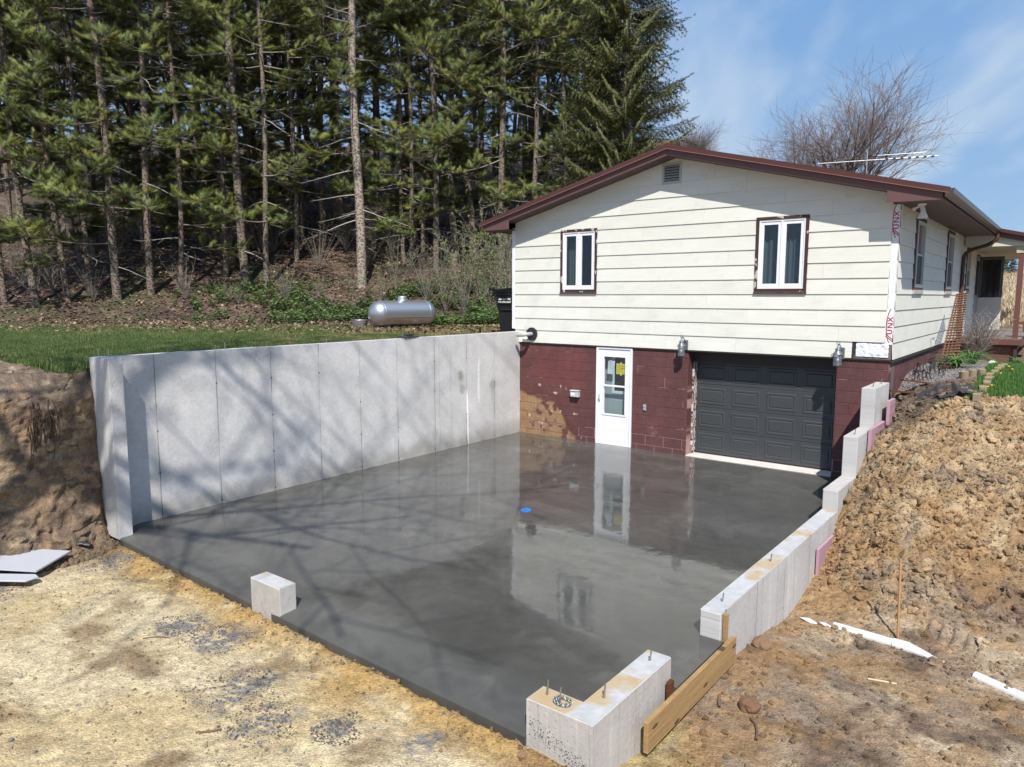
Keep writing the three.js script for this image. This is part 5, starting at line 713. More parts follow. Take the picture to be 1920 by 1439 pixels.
function makeBare(seed, H, o) {
  const r = rng(seed), g = new THREE.Group(), trunk = new Wood(), limbs = new Wood(), twigs = new Wood(), buds = [];
  const grow = (p, d, len, rad, lev) => {
    const n = lev === 0 ? 6 : 4, pts = [p.clone()], rr = [rad], q = p.clone(), dd = d.clone(), end = rad * (lev >= o.levels ? 0.3 : 0.6);
    for (let k = 1; k <= n; k++) { dd.add(V3(rnd(r, -1, 1), rnd(r, -0.6, 1) * o.up, rnd(r, -1, 1)).multiplyScalar(o.bend / n)).normalize(); q.addScaledVector(dd, len / n); pts.push(q.clone()); rr.push(lerp(rad, end, k / n)); }
    (lev === 0 ? trunk : lev < 3 ? limbs : twigs).limb(pts, rr, lev === 0 ? 9 : lev < 2 ? 6 : lev < 3 ? 4 : 3);
    if (lev >= o.levels) return;
    const kids = lev === 0 ? o.forks : o.kids[lev] ?? 3, a0 = r() * 6.28;
    for (let k = 0; k < kids; k++) {
      const t = lev === 0 ? rnd(r, o.f0 ?? 0.55, 1) : lerp(0.25, 1, (k + 0.6 * r()) / kids), i = Math.min(n - 1, Math.floor(t * n)), b = pts[i].clone().lerp(pts[i + 1], t * n - i > 1 ? 1 : t * n - i), ax = pts[i + 1].clone().sub(pts[i]).normalize();
      const s = V3(1, 0, 0.2).cross(ax).normalize().applyAxisAngle(ax, a0 + k * 2.4), ang = rnd(r, o.a0, o.a1) * (t > 0.95 ? 0.5 : 1), nd = ax.clone().multiplyScalar(Math.cos(ang)).addScaledVector(s, Math.sin(ang)); nd.y += o.lift; nd.normalize();
      grow(b, nd, len * rnd(r, 0.55, 0.85) * (lev === 0 ? o.first : 1), Math.max(o.minR, lerp(rad, end, t) * rnd(r, 0.5, 0.72)), lev + 1);
    }
  };
  grow(V3(0, -0.4, 0), V3(o.lean?.[0] ?? 0, 1, o.lean?.[1] ?? 0).normalize(), H * o.trunk, o.r0, 0);
  part(g, 'trunk', trunk.geo(), o.bark ?? barkMat); part(g, 'limbs', limbs.geo(), o.limb ?? limbMat); part(g, 'twigs', twigs.geo(), o.twig ?? twigMat); return g;
}
function plant(proto, x, z, s, ry, name, label, category, grp, dy = 0) { const o = proto.userData.used ? proto.clone() : proto; proto.userData.used = true; o.name = numbered(name); o.userData = { label, category, used: true }; if (grp) o.userData.group = grp; o.position.set(x, landform(x, z) + dy, z); o.scale.setScalar(s); o.rotation.y = ry; scene.add(o); delete o.userData.used; proto.userData.used = true; return o; }
const cleanUsed = [];
{
  const r = rng(1234);
  const protos = [makePine(21, 26, { r0: 0.125, live: 2.2, spread: 3.0, tuft: 1.15 }), makePine(22, 27, { r0: 0.145, live: 3.6, spread: 2.8, tuft: 1.15 }), makePine(23, 24, { r0: 0.11, live: 1.6, spread: 3.2, tuft: 1.2 }), makePine(24, 27, { r0: 0.155, live: 5.4, spread: 2.9, tuft: 1.1 }), makePine(25, 23, { r0: 0.09, live: 3.0, spread: 2.4, tuft: 1.15, bark: darkBark }), makePine(27, 25, { r0: 0.12, live: 4.4, spread: 3.1, tuft: 1.15 })];
  const tall = makePine(26, 27, { bark: paleBark, r0: 0.19, live: 9.0, spread: 3.0, tuft: 1.1 });
  const F = 'pines standing along the front of the wood';
  { const [x, z] = atPx(676, 29); plant(tall, x, z, 1, 1.0, 'pine_tree', 'tall pale barked pine with bare lower trunk directly behind the tank', 'tree'); }
  const front = [[-40, 26.5, 2], [8, 27, 0], [72, 26.5, 1], [130, 27, 4], [182, 28, 2], [230, 27.2, 3], [293, 28, 0], [342, 28.4, 4], [428, 30, 2], [470, 28.8, 3], [508, 28.6, 0], [560, 32, 2], [610, 34, 1], [778, 31, 4], [823, 30.5, 3], [849, 31.2, 0], [905, 33, 2], [945, 31, 1], [1002, 31.5, 0], [1060, 32, 2], [1120, 33, 1]];
  for (const [px, u, k] of front) { const [x, z] = atPx(px, u); plant(protos[r() < 0.3 ? 5 : k], x, z, rnd(r, 0.82, 1.12), r() * 6.28, 'pine_tree', 'slender pine with green needle boughs along the front of the wood', 'tree', F); }
  const B = 'pines standing deeper in the wood up the slope';
  for (let i = 0; i < 42; i++) { const px = -60 + 1210 * (i + r() * 0.8) / 42, u = rnd(r, 31.5, 47), [x, z] = atPx(px, u); plant(protos[Math.floor(r() * 6)], x, z, rnd(r, 0.85, 1.1), r() * 6.28, 'pine_tree', 'pine half hidden deeper in the wood up the slope', 'tree', B); }
  // bare hardwoods up the slope
  const hw = [31, 32, 33].map((s, i) => makeBare(s, 15 + i, { levels: 4, forks: 5, kids: [5, 4, 4, 3], trunk: 0.62, r0: 0.16 + 0.02 * i, first: 0.5, bend: 0.5, up: 0.6, a0: 0.4, a1: 0.9, lift: 0.22, minR: 0.008, bark: darkBark }));
  for (let i = 0; i < 46; i++) { const px = -60 + 1130 * (i + r()) / 46, u = rnd(r, 31, 60), [x, z] = atPx(px, u); plant(hw[i % 3], x, z, rnd(r, 0.75, 1.15), r() * 6.28, 'bare_tree', 'leafless grey hardwood among the pines on the slope', 'tree', 'leafless hardwoods on the wooded slope'); }
  // pale leaning branches with first leaves hanging into view at the far end of the lawn
  // big spruce behind the roof
  {
    const q = rng(77), g = new THREE.Group(), H = 15.5, trunk = new Wood(), br = new Wood(), tufts = []; trunk.limb([V3(0, -0.5, 0), V3(0, H * 0.5, 0), V3(0, H, 0)], [0.24, 0.15, 0.02], 8);
    for (let y = 0.8; y < H - 0.1; y += 0.19) { const f = y / H, n = 6; for (let k = 0; k < n; k++) { const a = q() * 6.28, L = (3.15 * Math.pow(1 - f, 0.72) + 0.15) * rnd(q, 0.62, 1.12), dir = V3(Math.cos(a), 0, Math.sin(a)), P = (t) => V3(dir.x * L * t, y + L * (-0.3 * t + 0.42 * t * t * (1 - 0.4 * f)), dir.z * L * t); br.limb([P(0), P(0.33), P(0.66), P(1)], [0.02, 0.014, 0.009, 0.004], 3); const side = V3(-dir.z, 0, dir.x);
      for (let t = 0.25; t <= 1; t += 0.13 / L * rnd(q, 0.7, 1.3)) for (const sg of [-1, 1, 0]) { const m = rnd(q, 0.65, 1.25), warm = q(), d = dir.clone().multiplyScalar(0.7).addScaledVector(side, sg * rnd(q, 0.4, 0.9)).add(V3(0, sg ? -rnd(q, 0.3, 1.2) : 0.35, 0)).normalize(); tufts.push({ p: P(t).addScaledVector(d, sg ? 0.1 * q() : 0), d, s: rnd(q, 0.95, 1.7), c: col((0.085 + 0.05 * warm) * m, (0.105 + 0.03 * warm) * m, 0.035 * m) }); } } }
    part(g, 'trunk', trunk.geo(), darkBark); part(g, 'branches', br.geo(), twigMat).userData.kind = 'stuff'; crown(g, 'needles', spruceTuft, tufts); const [x, z] = atPx(1163, 27.5); plant(g, x, z, 1, 0, 'spruce_tree', 'tall dark olive spruce rising right behind the roof ridge', 'tree');
  }
  // maple behind the house and a smaller bare tree
  const maple = makeBare(46, 12, { levels: 5, forks: 10, kids: [8, 6, 5, 4, 3], trunk: 0.3, r0: 0.17, first: 0.95, bend: 0.26, up: 0.7, a0: 0.3, a1: 1.05, lift: 0.14, minR: 0.006, twig: redTwig }); { const bb = new THREE.Box3().setFromObject(maple), kx = 11.8 / (bb.max.x - bb.min.x), ky = 10.9 / bb.max.y, kz = 11.8 / (bb.max.z - bb.min.z); for (const m of maple.children) m.geometry.translate(-(bb.max.x + bb.min.x) / 2, 0, -(bb.max.z + bb.min.z) / 2).scale(kx, ky, kz); }
  { const [x, z] = atPx(1572, 35); plant(maple, x, z, 1.0, 2.0, 'maple_tree', 'round crowned leafless maple with reddish twigs behind the house', 'tree', null, 0.3); }
  { const [x, z] = atPx(1296, 46); plant(maple, x, z, 0.4, 2.4, 'maple_tree', 'leafless tree peeking out beside the tall spruce', 'tree', null, 0); }
  { const [x, z] = atPx(1735, 37); plant(maple, x, z, 0.36, 1.2, 'maple_tree', 'small leafless tree right of the television antenna', 'tree', null, 1.2); }
  // conifer far behind the porch
  { const q = rng(88), g = new THREE.Group(), H = 5.2, trunk = new Wood(), tufts = []; trunk.limb([V3(0, -0.3, 0), V3(0, H, 0)], [0.12, 0.02], 6); for (let y = 0.2; y < H; y += 0.12) for (let k = 0; k < 9; k++) { const a = q() * 6.28, L = 1.5 * Math.pow(1 - y / H, 0.6) * rnd(q, 0.5, 1.1) + 0.1, m = rnd(q, 0.7, 1.2); for (let t = 0.4; t <= 1; t += 0.3) tufts.push({ p: V3(Math.cos(a) * L * t, y, Math.sin(a) * L * t), d: V3(Math.cos(a), 0.5, Math.sin(a)).normalize(), s: rnd(q, 0.6, 1), c: col(0.05 * m, 0.075 * m, 0.03 * m) }); } part(g, 'trunk', trunk.geo(), darkBark); crown(g, 'needles', cedarTuft, tufts); const [x, z] = atPx(1878, 55); plant(g, x, z, 0.46, 0, 'cedar_tree', 'dark cone shaped evergreen on the field seen through the porch', 'tree'); const [x2, z2] = atPx(1850, 60); plant(g, x2, z2, 0.5, 2, 'cedar_tree', 'second evergreen partly behind the porch door frame', 'tree'); }
  // leafless trees behind the photographer that throw the soft branch shadows
  const sh = [51, 52].map((s) => makeBare(s, 17, { levels: 4, forks: 9, kids: [6, 5, 4, 3], lean: [-0.332, -0.036], trunk: 0.69, f0: 0.82, r0: 0.2, first: 0.56, bend: 0.5, up: 0.4, a0: 0.5, a1: 1.15, lift: 0.08, minR: 0.011 }));
  [[0.2, 15.9, 0, 1.0, 3.4, 'broad leafless tree at the edge of the sandy yard'], [-3, 17.5, 1, 0.95, 2.1, 'leafless tree on the lawn above the dirt bank']].forEach(([x, z, k, s, a, l]) => plant(sh[k], x, z, s, a, 'bare_tree', l, 'tree'));
  // understorey shrubs on the bank
  function shrub(seed, H, n, leafy) { const q = rng(seed), g = new THREE.Group(), w = new Wood(), leaves = []; for (let i = 0; i < n; i++) { const a = q() * 6.28, tilt = rnd(q, 0.1, 0.75), L = H * rnd(q, 0.6, 1.1), P = (t) => V3(Math.cos(a) * L * tilt * t, L * t * (1 - 0.25 * tilt * t), Math.sin(a) * L * tilt * t); w.limb([P(0), P(0.35), P(0.7), P(1)], [0.012, 0.009, 0.006, 0.003], 3); for (let t = 0.25; t < 1; t += 0.09) { const b = P(t), d = V3(rnd(q, -1, 1), rnd(q, 0, 1), rnd(q, -1, 1)).normalize(), e = b.clone().addScaledVector(d, rnd(q, 0.15, 0.5)); w.limb([b, b.clone().lerp(e, 0.5), e], [0.005, 0.004, 0.0025], 3); for (let k = 0; k < leafy; k++) if (q() < 0.7) leaves.push([b.clone().lerp(e, q()).add(V3(rnd(q, -0.04, 0.04), rnd(q, -0.04, 0.04), rnd(q, -0.04, 0.04))), q()]); } } part(g, 'stems', w.geo(), twigMat); if (leaves.length) { const im = new THREE.InstancedMesh(leafGeo, leafMat, leaves.length), M = new THREE.Matrix4(), e = new THREE.Euler(), qq = new THREE.Quaternion(); leaves.forEach(([p, k], i) => { e.set(q() * 6, q() * 6, q() * 6); M.compose(p, qq.setFromEuler(e), V3(1, 1, 1).multiplyScalar(rnd(q, 0.035, 0.075))); im.setMatrixAt(i, M); im.setColorAt(i, col(0.13 + 0.07 * k, 0.21 + 0.05 * k, 0.035)); }); im.name = 'leaves'; stuff(im, '', '', false); g.add(im); } return g; }
  const s1 = shrub(71, 2.6, 16, 5), s2 = shrub(72, 2.0, 14, 4), s3 = shrub(73, 2.4, 18, 0);
  for (const [px, u, p, s] of [[712, 27, s2, 0.7], [745, 28, s1, 0.8], [800, 27, s3, 0.9], [835, 26, s2, 1], [872, 25.5, s3, 0.8], [868, 27.5, s1, 1.1], [905, 26.5, s1, 1], [930, 24.5, s2, 0.9], [935, 27, s1, 1.3], [955, 25, s3, 1.2], [955, 28, s1, 1.4], [660, 28, s2, 0.5], [600, 27.5, s2, 0.5], [540, 27, s3, 0.6], [430, 27, s2, 0.45], [450, 26.8, s2, 0.4], [180, 27, s3, 0.7], [975, 26, s1, 1.3]]) { const [x, z] = atPx(px, u); plant(p, x, z, s, r() * 6, 'shrub', p === s3 ? 'leafless twiggy shrub on the wooded bank' : 'shrub with small fresh green leaves on the wooded bank', 'shrub', p === s3 ? 'leafless shrubs on the bank' : 'budding shrubs on the bank'); }
  const s4 = shrub(74, 3.2, 22, 1); for (let i = 0; i < 26; i++) { const px = -30 + 1000 * (i + r()) / 26, u = rnd(r, 27, 36), [x, z] = atPx(px, u); plant(i % 3 ? s4 : s3, x, z, rnd(r, 0.6, 1.15), r() * 6, 'brush', 'thin grey brush between the trunks of the wood', 'brush', 'brush between the trunks'); }
  const bs = shrub(75, 1.15, 46, 0); plant(bs, 8.35, -6.3, 1, 0, 'garden_shrub', 'leafless pale stemmed shrub in front of the porch deck', 'shrub');
}
// ---------------------------------------------------------------- things on the lawn and round the site
{
  const steel = std(col(0.56, 0.58, 0.61), 0.36, { metalness: 0.85, bumpMap: grainBump, bumpScale: 0.002 });
  const t = thing('propane_tank', 'silver horizontal propane tank lying on the lawn edge below the pines', 'tank', null, [-5.87, landform(-5.87, -1.9), -1.9], Math.atan2(-(-3.03 + 0.75), (-5.65 + 6.1)));
  const R = 0.38, L = 0.78, prof = []; for (let i = 0; i <= 14; i++) { const a = -Math.PI / 2 + i / 14 * Math.PI / 2; prof.push([R * Math.cos(a), -L + 0.34 * Math.sin(a)]); } for (let i = 0; i <= 14; i++) { const a = i / 14 * Math.PI / 2; prof.push([R * Math.cos(a), L + 0.34 * Math.sin(a)]); }
  const yc = 0.43; part(t, 'shell', T(new THREE.LatheGeometry(prof.map((p) => new THREE.Vector2(Math.max(0.0005, p[0]), p[1])), 48).rotateZ(-Math.PI / 2), 0, yc, 0), steel);
  for (const x of [-L, L]) part(t, 'weld_seam', T(new THREE.TorusGeometry(R + 0.002, 0.006, 6, 40).rotateY(Math.PI / 2), x, yc, 0), steel);
  part(t, 'long_seam', box(-L, L, yc - 0.11, yc - 0.1, R * 0.955, R * 0.985), std(col(0.3, 0.3, 0.31), 0.5, { metalness: 0.7 }));
  part(t, 'dome', T(new THREE.LatheGeometry([[0.0005, 0.155], [0.1, 0.15], [0.13, 0.13], [0.14, 0.1], [0.14, 0.02], [0.165, 0.015], [0.165, 0], [0.14, -0.03]].map((p) => new THREE.Vector2(...p)), 28), 0, yc + R - 0.01, 0), steel);
  for (const x of [-0.6, 0.6]) part(t, 'foot', box(x - 0.05, x + 0.05, -0.05, 0.12, -0.2, 0.2), std(col(0.2, 0.19, 0.18), 0.8));
  const [bx, bz] = atPx(675, 21.4), b = thing('metal_tub', 'dented galvanized tub beside the silver tank', 'tub', null, [bx, landform(bx, bz) - 0.03, bz]);
  part(b, 'wall', new THREE.LatheGeometry([[0.0005, 0.02], [0.19, 0.02], [0.2, 0.05], [0.225, 0.18], [0.235, 0.19], [0.235, 0.2], [0.245, 0.27], [0.255, 0.275], [0.25, 0.285], [0.235, 0.275], [0.2, 0.06], [0.0005, 0.04]].map((p) => new THREE.Vector2(...p)), 28), steel); part(b, 'handle', tube([[0.05, 0.27, 0.24], [0.02, 0.4, 0.2], [-0.06, 0.42, 0.18]], 0.012, 12, 6), darkMat);
  // wheeled bin
  const bm = std(col(0.012, 0.012, 0.014), 0.42), w = thing('trash_bin', 'black wheeled trash bin with white lettering at the house corner', 'trash bin', null, [-0.98, landform(-1.2, -1.2), -1.0], 0.36);
  const body = new THREE.BoxGeometry(0.62, 0.95, 0.7, 6, 10, 6), p = body.attributes.position; for (let i = 0; i < p.count; i++) { const f = (p.getY(i) + 0.475) / 0.95, k = 0.78 + 0.22 * f; let z = p.getZ(i) * k, x = p.getX(i) * k; if (f > 0.62) { x *= 1.08; z *= 1.06; } p.setX(i, x); p.setZ(i, z); } part(w, 'body', T(toCreasedNormals(body, 0.5), 0, 0.52, 0), bm);
  part(w, 'rim', T(new RoundedBoxGeometry(0.74, 0.07, 0.8, 2, 0.02), 0, 1.0, 0), bm); const lid = new THREE.BoxGeometry(0.76, 0.07, 0.84, 12, 2, 8), lp = lid.attributes.position; for (let i = 0; i < lp.count; i++) if (lp.getY(i) > 0) lp.setY(i, 0.035 + 0.05 * (1 - (lp.getX(i) / 0.38) ** 2) * (1 - (lp.getZ(i) / 0.42) ** 2)); lid.computeVertexNormals(); part(w, 'lid', T(lid, 0, 1.07, 0), bm); part(w, 'lift_bar', rod([-0.2, 0.62, 0.345], [0.2, 0.62, 0.345], 0.018), bm); for (const s of [-1, 1]) part(w, 'wheel', T(cyl(0.13, 0.13, 0.06, 20).rotateZ(Math.PI / 2), s * 0.27, 0.11, -0.3), std(col(0.02, 0.02, 0.02), 0.8)); part(w, 'handle', rod([-0.25, 1.02, -0.46], [0.25, 1.02, -0.46], 0.016), bm);
  const lt = canvasTex(256, 128, (c) => { c.fillStyle = '#08080a'; c.fillRect(0, 0, 256, 128); c.fillStyle = '#f2f2f2'; c.font = 'bold 50px sans-serif'; c.textAlign = 'center'; c.fillText('AD WASTE', 128, 52); c.font = 'bold 42px sans-serif'; c.fillText('715-255-9021', 128, 108); });
  const pl = new THREE.PlaneGeometry(0.33, 0.15); pl.rotateX(-0.11); part(w, 'lettering', T(pl, -0.1, 0.84, 0.376), std(col(1, 1, 1), 0.5, { map: lt }));
  // black clamp tool lying on the wall top
  const tool = thing('concrete_float', 'black hand float lying on top of the tall concrete wall', 'tool', null, [-0.06, 2.352, 3.46], Math.PI / 2 + 0.05); part(tool, 'blade', T(new RoundedBoxGeometry(0.42, 0.02, 0.12, 2, 0.008), 0, 0.015, 0.02), std(col(0.02, 0.02, 0.024), 0.5)); part(tool, 'grip', T(new RoundedBoxGeometry(0.24, 0.045, 0.05, 2, 0.02), 0, 0.06, 0), std(col(0.03, 0.03, 0.035), 0.5)); for (const x of [-0.1, 0.1]) part(tool, 'bracket', T(new THREE.BoxGeometry(0.02, 0.05, 0.03), x, 0.04, 0), boltMat); part(tool, 'strap', tube([[-0.2, 0.02, 0], [-0.28, 0.03, 0.02], [-0.33, 0.015, -0.01]], 0.013, 12, 6), darkMat); part(tool, 'clip', T(cyl(0.018, 0.018, 0.02, 10), 0.26, 0.02, 0), std(col(0.5, 0.14, 0.06), 0.5));
}
// white drain pipes half buried in the trench
{
  const DY = -0.022, pvc = std(col(0.66, 0.66, 0.67), 0.4), pipe = (n, a, b, label, extra) => { const t = thing('drain_pipe', label, 'pipe', null, [0, DY, 0]); part(t, 'pipe', rod(a, b, 0.052, 18), pvc); extra?.(t); return t; };
  pipe(0, [8.28, -0.415, 5.19], [8.98, -0.40, 5.27], 'thick white drain pipe with a coupling at the foot of the wooden stake', (t) => { part(t, 'coupling', rod([8.88, -0.402, 5.262], [9.03, -0.398, 5.277], 0.062, 18), pvc); part(t, 'reducer', rod([9.03, -0.398, 5.277], [9.22, -0.42, 5.3], 0.056, 18, 0.03), pvc); part(t, 'pipe', rod([9.2, -0.42, 5.298], [9.45, -0.46, 5.35], 0.03, 12), pvc); });
  pipe(1, [9.62, -0.42, 5.47], [10.35, -0.40, 5.84], 'white drain pipe showing at the edge of the dug pit');
  const chip = (pts, label) => { const s = extr(pts.map(([x, z]) => [x, -z]), 0.008); s.rotateX(-Math.PI / 2); s.translate(0, groundY(pts[0][0], pts[0][1]) + 0.015, 0); single('pipe_fragment', s, pvc, label, 'pipe'); };
  chip([[7.9, 5.14], [7.99, 5.1], [8.06, 5.14], [8.12, 5.2], [8.04, 5.22], [7.97, 5.18]], 'pale strip of drain pipe surfacing beside the foundation wall'); chip([[8.12, 5.18], [8.18, 5.16], [8.27, 5.22], [8.25, 5.27], [8.17, 5.23]], 'smaller pale strip of drain pipe next to the thick white pipe');
  const s = thing('survey_stake', 'thin upright brown wooden stake standing behind the white drain pipe', 'stake'); part(s, 'shaft', uvs(rod([8.9, -0.6, 5.13], [8.86, 0.42, 5.05], 0.013, 6), 'yx', 1, 0.2), std(col(0.42, 0.23, 0.09), 0.8));
}
// form sheets at the left edge
{
  const al = std(col(0.56, 0.57, 0.62), 0.45, { metalness: 0.25, bumpMap: grainBump, bumpScale: 0.003 });
  const a = new THREE.BoxGeometry(1.2, 0.02, 0.62); a.rotateY(0.62); a.rotateZ(-0.05); single('metal_sheet', T(a, 0.12, 0.0, 10.42), al, 'wide pale metal sheet lying against the dirt bank', 'metal sheet');
  const g = new THREE.Shape([[-0.9, -0.10], [0.44, -0.10], [0.49, 0.03], [0.42, 0.09], [-0.9, 0.09]].map((p) => new THREE.Vector2(...p))); const b = new THREE.ExtrudeGeometry(g, { depth: 0.012, bevelEnabled: true, bevelSize: 0.004, bevelThickness: 0.004, bevelSegments: 1 }); b.rotateX(-Math.PI / 2); b.rotateY(0.62); single('metal_sheet', T(b, 0.52, -0.07, 10.66), al, 'narrow pale metal strip on the yellow sand in front of the wide sheet', 'metal sheet');
  const f = tube([[0.02, -0.03, 9.95], [0.06, 0.02, 9.82], [0.1, 0.0, 9.7], [0.18, 0.03, 9.6], [0.24, -0.02, 9.52]], 0.04, 30, 8), p = f.attributes.position; for (let i = 0; i < p.count; i++) p.setY(i, -0.1 + (p.getY(i) + 0.1) * 0.6 + 0.03 * (fbm(p.getX(i) * 18, p.getZ(i) * 18, 3, 3) - 0.5)); f.computeVertexNormals(); single('plastic_scrap', f, std(col(0.025, 0.03, 0.035), 0.5), 'crumpled strip of black plastic at the foot of the dirt bank', 'plastic');
}
// twigs lying about
{
  const tw = (pts, r, c, label) => { const q = pts.map(([x, z]) => [x, groundY(x, z) + r * 1.2, z]); single('stick', tube(q, r, 20, 6), std(c, 0.9), label, 'stick'); };
  tw([[8.26, 7.72], [8.33, 7.8], [8.37, 7.88], [8.4, 7.99]], 0.011, col(0.13, 0.075, 0.05), 'curved dark stick near the rounded brown clod'); tw([[7.93, 7.55], [7.95, 7.63], [8.0, 7.73]], 0.011, col(0.16, 0.1, 0.07), 'short dark stick beside the form board');
  tw([[8.85, 6.3], [8.96, 6.26], [9.08, 6.24]], 0.01, col(0.55, 0.45, 0.28), 'pale peeled stick on the trampled ground'); tw([[3.2, 10.25], [3.28, 10.15], [3.38, 10.08]], 0.006, col(0.13, 0.09, 0.06), 'thin curved twig on the yellow sand'); tw([[5.1, 10.75], [5.18, 10.65], [5.2, 10.6]], 0.009, col(0.15, 0.09, 0.05), 'dark curled twig among the grey gravel');
  tw([[-0.35, 9.9], [-0.28, 9.78], [-0.15, 9.7]], 0.016, col(0.3, 0.2, 0.13), 'weathered root sticking out of the dirt bank'); 
  // clump of roots hanging out of the bank
  const r = rng(91), list = []; for (let i = 0; i < 70; i++) { const z = 9.62 + (r() - 0.5) * 0.3, x0 = bankX(z) - 0.42 + (r() - 0.5) * 0.2, y0 = 1.65 + (r() - 0.5) * 0.3, l = 0.2 + 0.5 * r(); list.push(tube([[x0 - 0.1, y0 + 0.05, z], [x0 + 0.12 + 0.1 * r(), y0, z + 0.12 + 0.1 * r()], [x0 + 0.16 + 0.12 * r(), y0 - l * 0.5, z + 0.16 + 0.12 * (r() - 0.3)], [x0 + 0.22 + 0.1 * (r() - 0.5), y0 - l, z + 0.2 + 0.1 * (r() - 0.5)]], 0.003 + 0.005 * r(), 8, 4)); } const m = mesh('root_clump', merge(list), std(col(0.075, 0.045, 0.03), 0.95)); stuff(m, 'dark tangle of roots hanging from the dirt bank', 'roots');
}
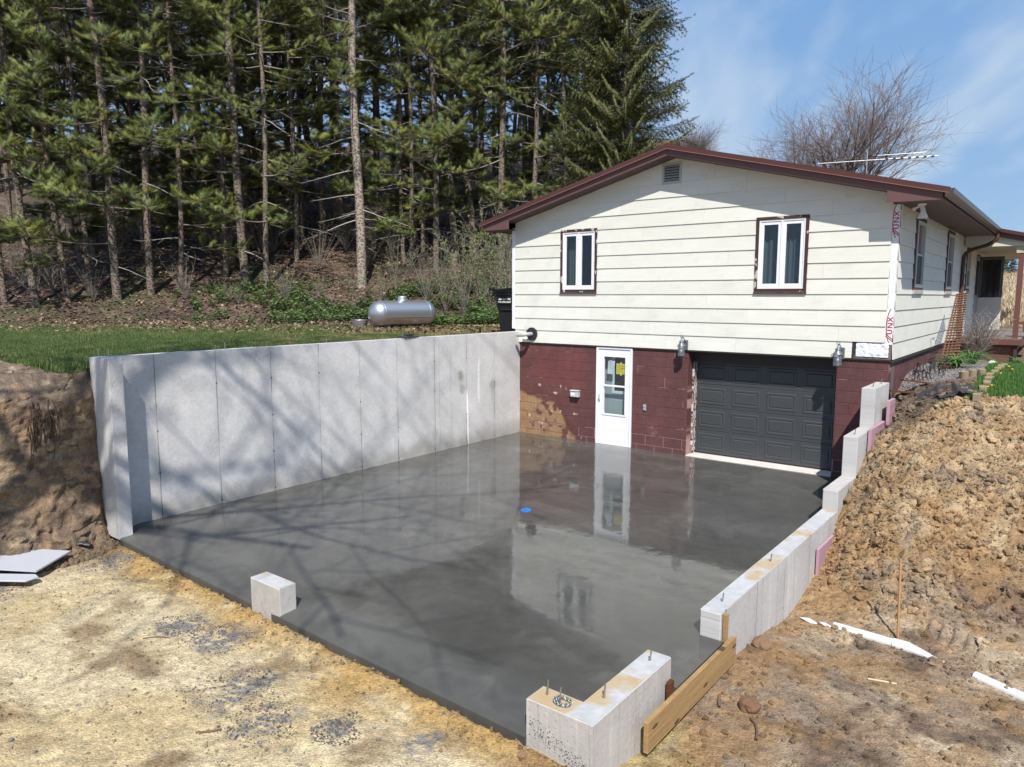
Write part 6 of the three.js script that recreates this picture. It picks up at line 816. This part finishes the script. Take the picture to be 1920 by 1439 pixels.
// garden bed beside the house
{
  const r = rng(66), gy = (x, z) => groundY(x, z);
  const lily = (x, z, n, s, label) => { const t = thing('daylily', label, 'plant', null, [x, gy(x, z) - 0.02, z]), list = []; for (let i = 0; i < n; i++) { const a = r() * 6.28, L = s * (0.6 + 0.6 * r()), pts = [], W = 0.014; const g = new THREE.PlaneGeometry(1, 1, 1, 7), p = g.attributes.position; for (let k = 0; k < p.count; k++) { const t2 = 0.5 - p.getY(k), e = (p.getX(k) > 0 ? 1 : -1) * W * (1 - t2 * t2 * 0.95), R = L * (0.15 + t2 * 0.75), y = L * (1.15 * t2 - 1.05 * t2 * t2 * (0.7 + 0.4 * hash(i, 7))); p.setXYZ(k, Math.cos(a) * R * t2 - Math.sin(a) * e + 0.1 * (hash(i, 3) - 0.5), y, Math.sin(a) * R * t2 + Math.cos(a) * e + 0.1 * (hash(i, 4) - 0.5)); } g.computeVertexNormals(); list.push(g); } const m = part(t, 'leaves', merge(list), new THREE.MeshPhysicalMaterial({ color: col(0.09, 0.20, 0.025), roughness: 0.55, transmission: 0.25, thickness: 0, side: THREE.DoubleSide })); m.userData.kind = 'stuff'; };
  lily(8.42, -2.2, 90, 0.55, 'leafy daylily clump next to the leaning lattice'); lily(8.5, -3.9, 130, 0.75, 'largest daylily clump in front of the bare shrub'); lily(8.3, -3.2, 80, 0.6, 'daylily clump between lattice and the largest clump'); lily(9.1, -7.2, 60, 0.5, 'small yellow green clump beside the porch skirt');
  // lattice leaning on the wall
  const lt = thing('lattice_panel', 'weathered brown wooden lattice leaning against the house wall', 'lattice'), A = V3(8.2, gy(8.2, -1.9), -1.9), B = V3(8.02, 3.2, -5.3), up = B.clone().sub(A), len = up.length(); up.normalize(); const acr = V3(0.75, 0, 0.05).normalize().multiplyScalar(1), wdt = 0.27, wm = std(col(0.22, 0.105, 0.06), 0.85, { map: grain });
  const strip = (a, b) => { const g = rod([a.x, a.y, a.z], [b.x, b.y, b.z], 0.014, 4); return g; };
  for (let i = 0; i < 5; i++) { const o = acr.clone().multiplyScalar(wdt * i / 4); part(lt, 'upright_slat', strip(A.clone().add(o), B.clone().addScaledVector(acr, -0.02).add(o.multiplyScalar(0.6))), wm); }
  for (let i = 0; i < 30; i++) { const t = i / 29, p = A.clone().lerp(B, t), w = wdt * lerp(1, 0.6, t); part(lt, 'cross_slat', strip(p.clone().addScaledVector(acr, -0.03).add(V3(0, 0.0, 0.018)), p.clone().addScaledVector(acr, w + 0.02).add(V3(0, 0.03, 0.018))), wm); }
  // curved block edging
  const eb = [[9.03, 0.42], [9.06, 0.1], [9.08, -0.25], [9.08, -0.6], [9.06, -0.95], [9.1, -1.3], [9.12, -1.65], [9.13, -2.0], [9.15, -2.4]]; const bm = std(col(0.52, 0.41, 0.25), 0.9, { map: conCol, bumpMap: conBmp, bumpScale: 0.004 });
  for (const [x, z] of eb) { const m = single('edging_block', uvBox(cbox(-0.05, 0.05, -0.06, 0.055, -0.16, 0.16, 0.008), 2), bm, 'tan concrete edging block in the row beside the turf', 'edging block', 'edging blocks along the turf'); m.position.set(x, gy(x, z) + 0.02, z); m.rotation.y = (hash(Math.round(z * 10), 2) - 0.5) * 0.2; }
  for (const [x, z, ry, l] of [[8.72, -0.72, 0.3, 'loose tan scalloped block tipped on the gravel nearest the lattice'], [8.82, -0.85, 0.9, 'loose tan scalloped block between two others on the gravel'], [8.93, -0.98, 0.1, 'loose tan scalloped block nearest the edging row']]) { const t = thing('loose_block', l, 'edging block', null, [x, gy(x, z) + 0.05, z], ry); part(t, 'face', uvBox(T(cyl(0.062, 0.062, 0.15, 14).rotateX(0.1), 0, 0.0, 0), 2), bm); part(t, 'shoulder', uvBox(T(new THREE.BoxGeometry(0.13, 0.13, 0.06), 0, -0.005, -0.05), 2), bm); }
  // landscape fabric
  const fg = new THREE.PlaneGeometry(1.0, 0.42, 50, 22), p = fg.attributes.position; for (let i = 0; i < p.count; i++) { const u = p.getX(i), v = p.getY(i), x = 8.62 + u * 0.86 + v * 0.12, z = 0.22 + u * 0.48 * 0.5 - v * 0.9 * (1 - u * u * 2.2), h = landform(x, z); p.setXYZ(i, x, h + 0.03 + 0.07 * Math.pow(fbm(u * 5 + v * 3, v * 7 - u * 2, 4, 851), 1.6) + 0.06 * Math.exp(-(((u - 0.12 + v * 0.5) / 0.04) ** 2)) + 0.05 * Math.exp(-(((u + 0.18 + v * 0.3) / 0.035) ** 2)), z); } fg.computeVertexNormals(); single('landscape_fabric', fg, std(col(0.035, 0.035, 0.038), 0.85), 'rumpled black landscape fabric between gravel bed and dug soil', 'fabric');
  const bd = std(col(0.22, 0.12, 0.08), 0.8, { map: woodTex }); for (const [x, z, a, l] of [[7.92, -0.25, 0.25, 'reddish board leaning on the gravel closest to the house corner'], [8.08, -0.45, 0.3, 'second reddish board lying beside the mesh on the gravel']]) { const g = cbox(-0.06, 0.06, -0.012, 0.012, -0.28, 0.28, 0.003); g.rotateX(-0.12); g.rotateY(-a - 0.5); single('scrap_board', uvs(T(g, x, gy(x, z) + 0.09, z), 'zx', 1, 0.3), bd, l, 'board'); }
  const me = []; for (let i = 0; i < 24; i++) { const x = 7.82 + 0.5 * hash(i, 1), z = -1.0 - 1.3 * hash(i, 2), y = gy(x, z); me.push(tube([[x, y, z], [x + 0.03, y + 0.12 + 0.08 * hash(i, 3), z + 0.05], [x + 0.12, y + 0.02, z + 0.2]], 0.006, 8, 4)); } stuff(mesh('wire_mesh', merge(me), darkMat), 'tangled black wire edging lying on the gravel by the wall', 'wire');
  const dm = std(col(0.75, 0.5, 0.02), 0.7); for (const [x, z] of [[9.2, -0.9], [9.32, -1.5], [9.25, -1.8], [9.12, 0.15], [9.16, 0.05]]) { const d = single('dandelion', merge([rod([0, 0, 0], [0.005, 0.08, 0], 0.003, 4), T(new THREE.SphereGeometry(0.02, 8, 6).scale(1, 0.5, 1), 0.005, 0.085, 0)]), dm, 'yellow dandelion flower in the turf beside the edging', 'flower', 'dandelions in the turf'); d.position.set(x, gy(x, z), z); }
}
renderer.render(scene, camera);
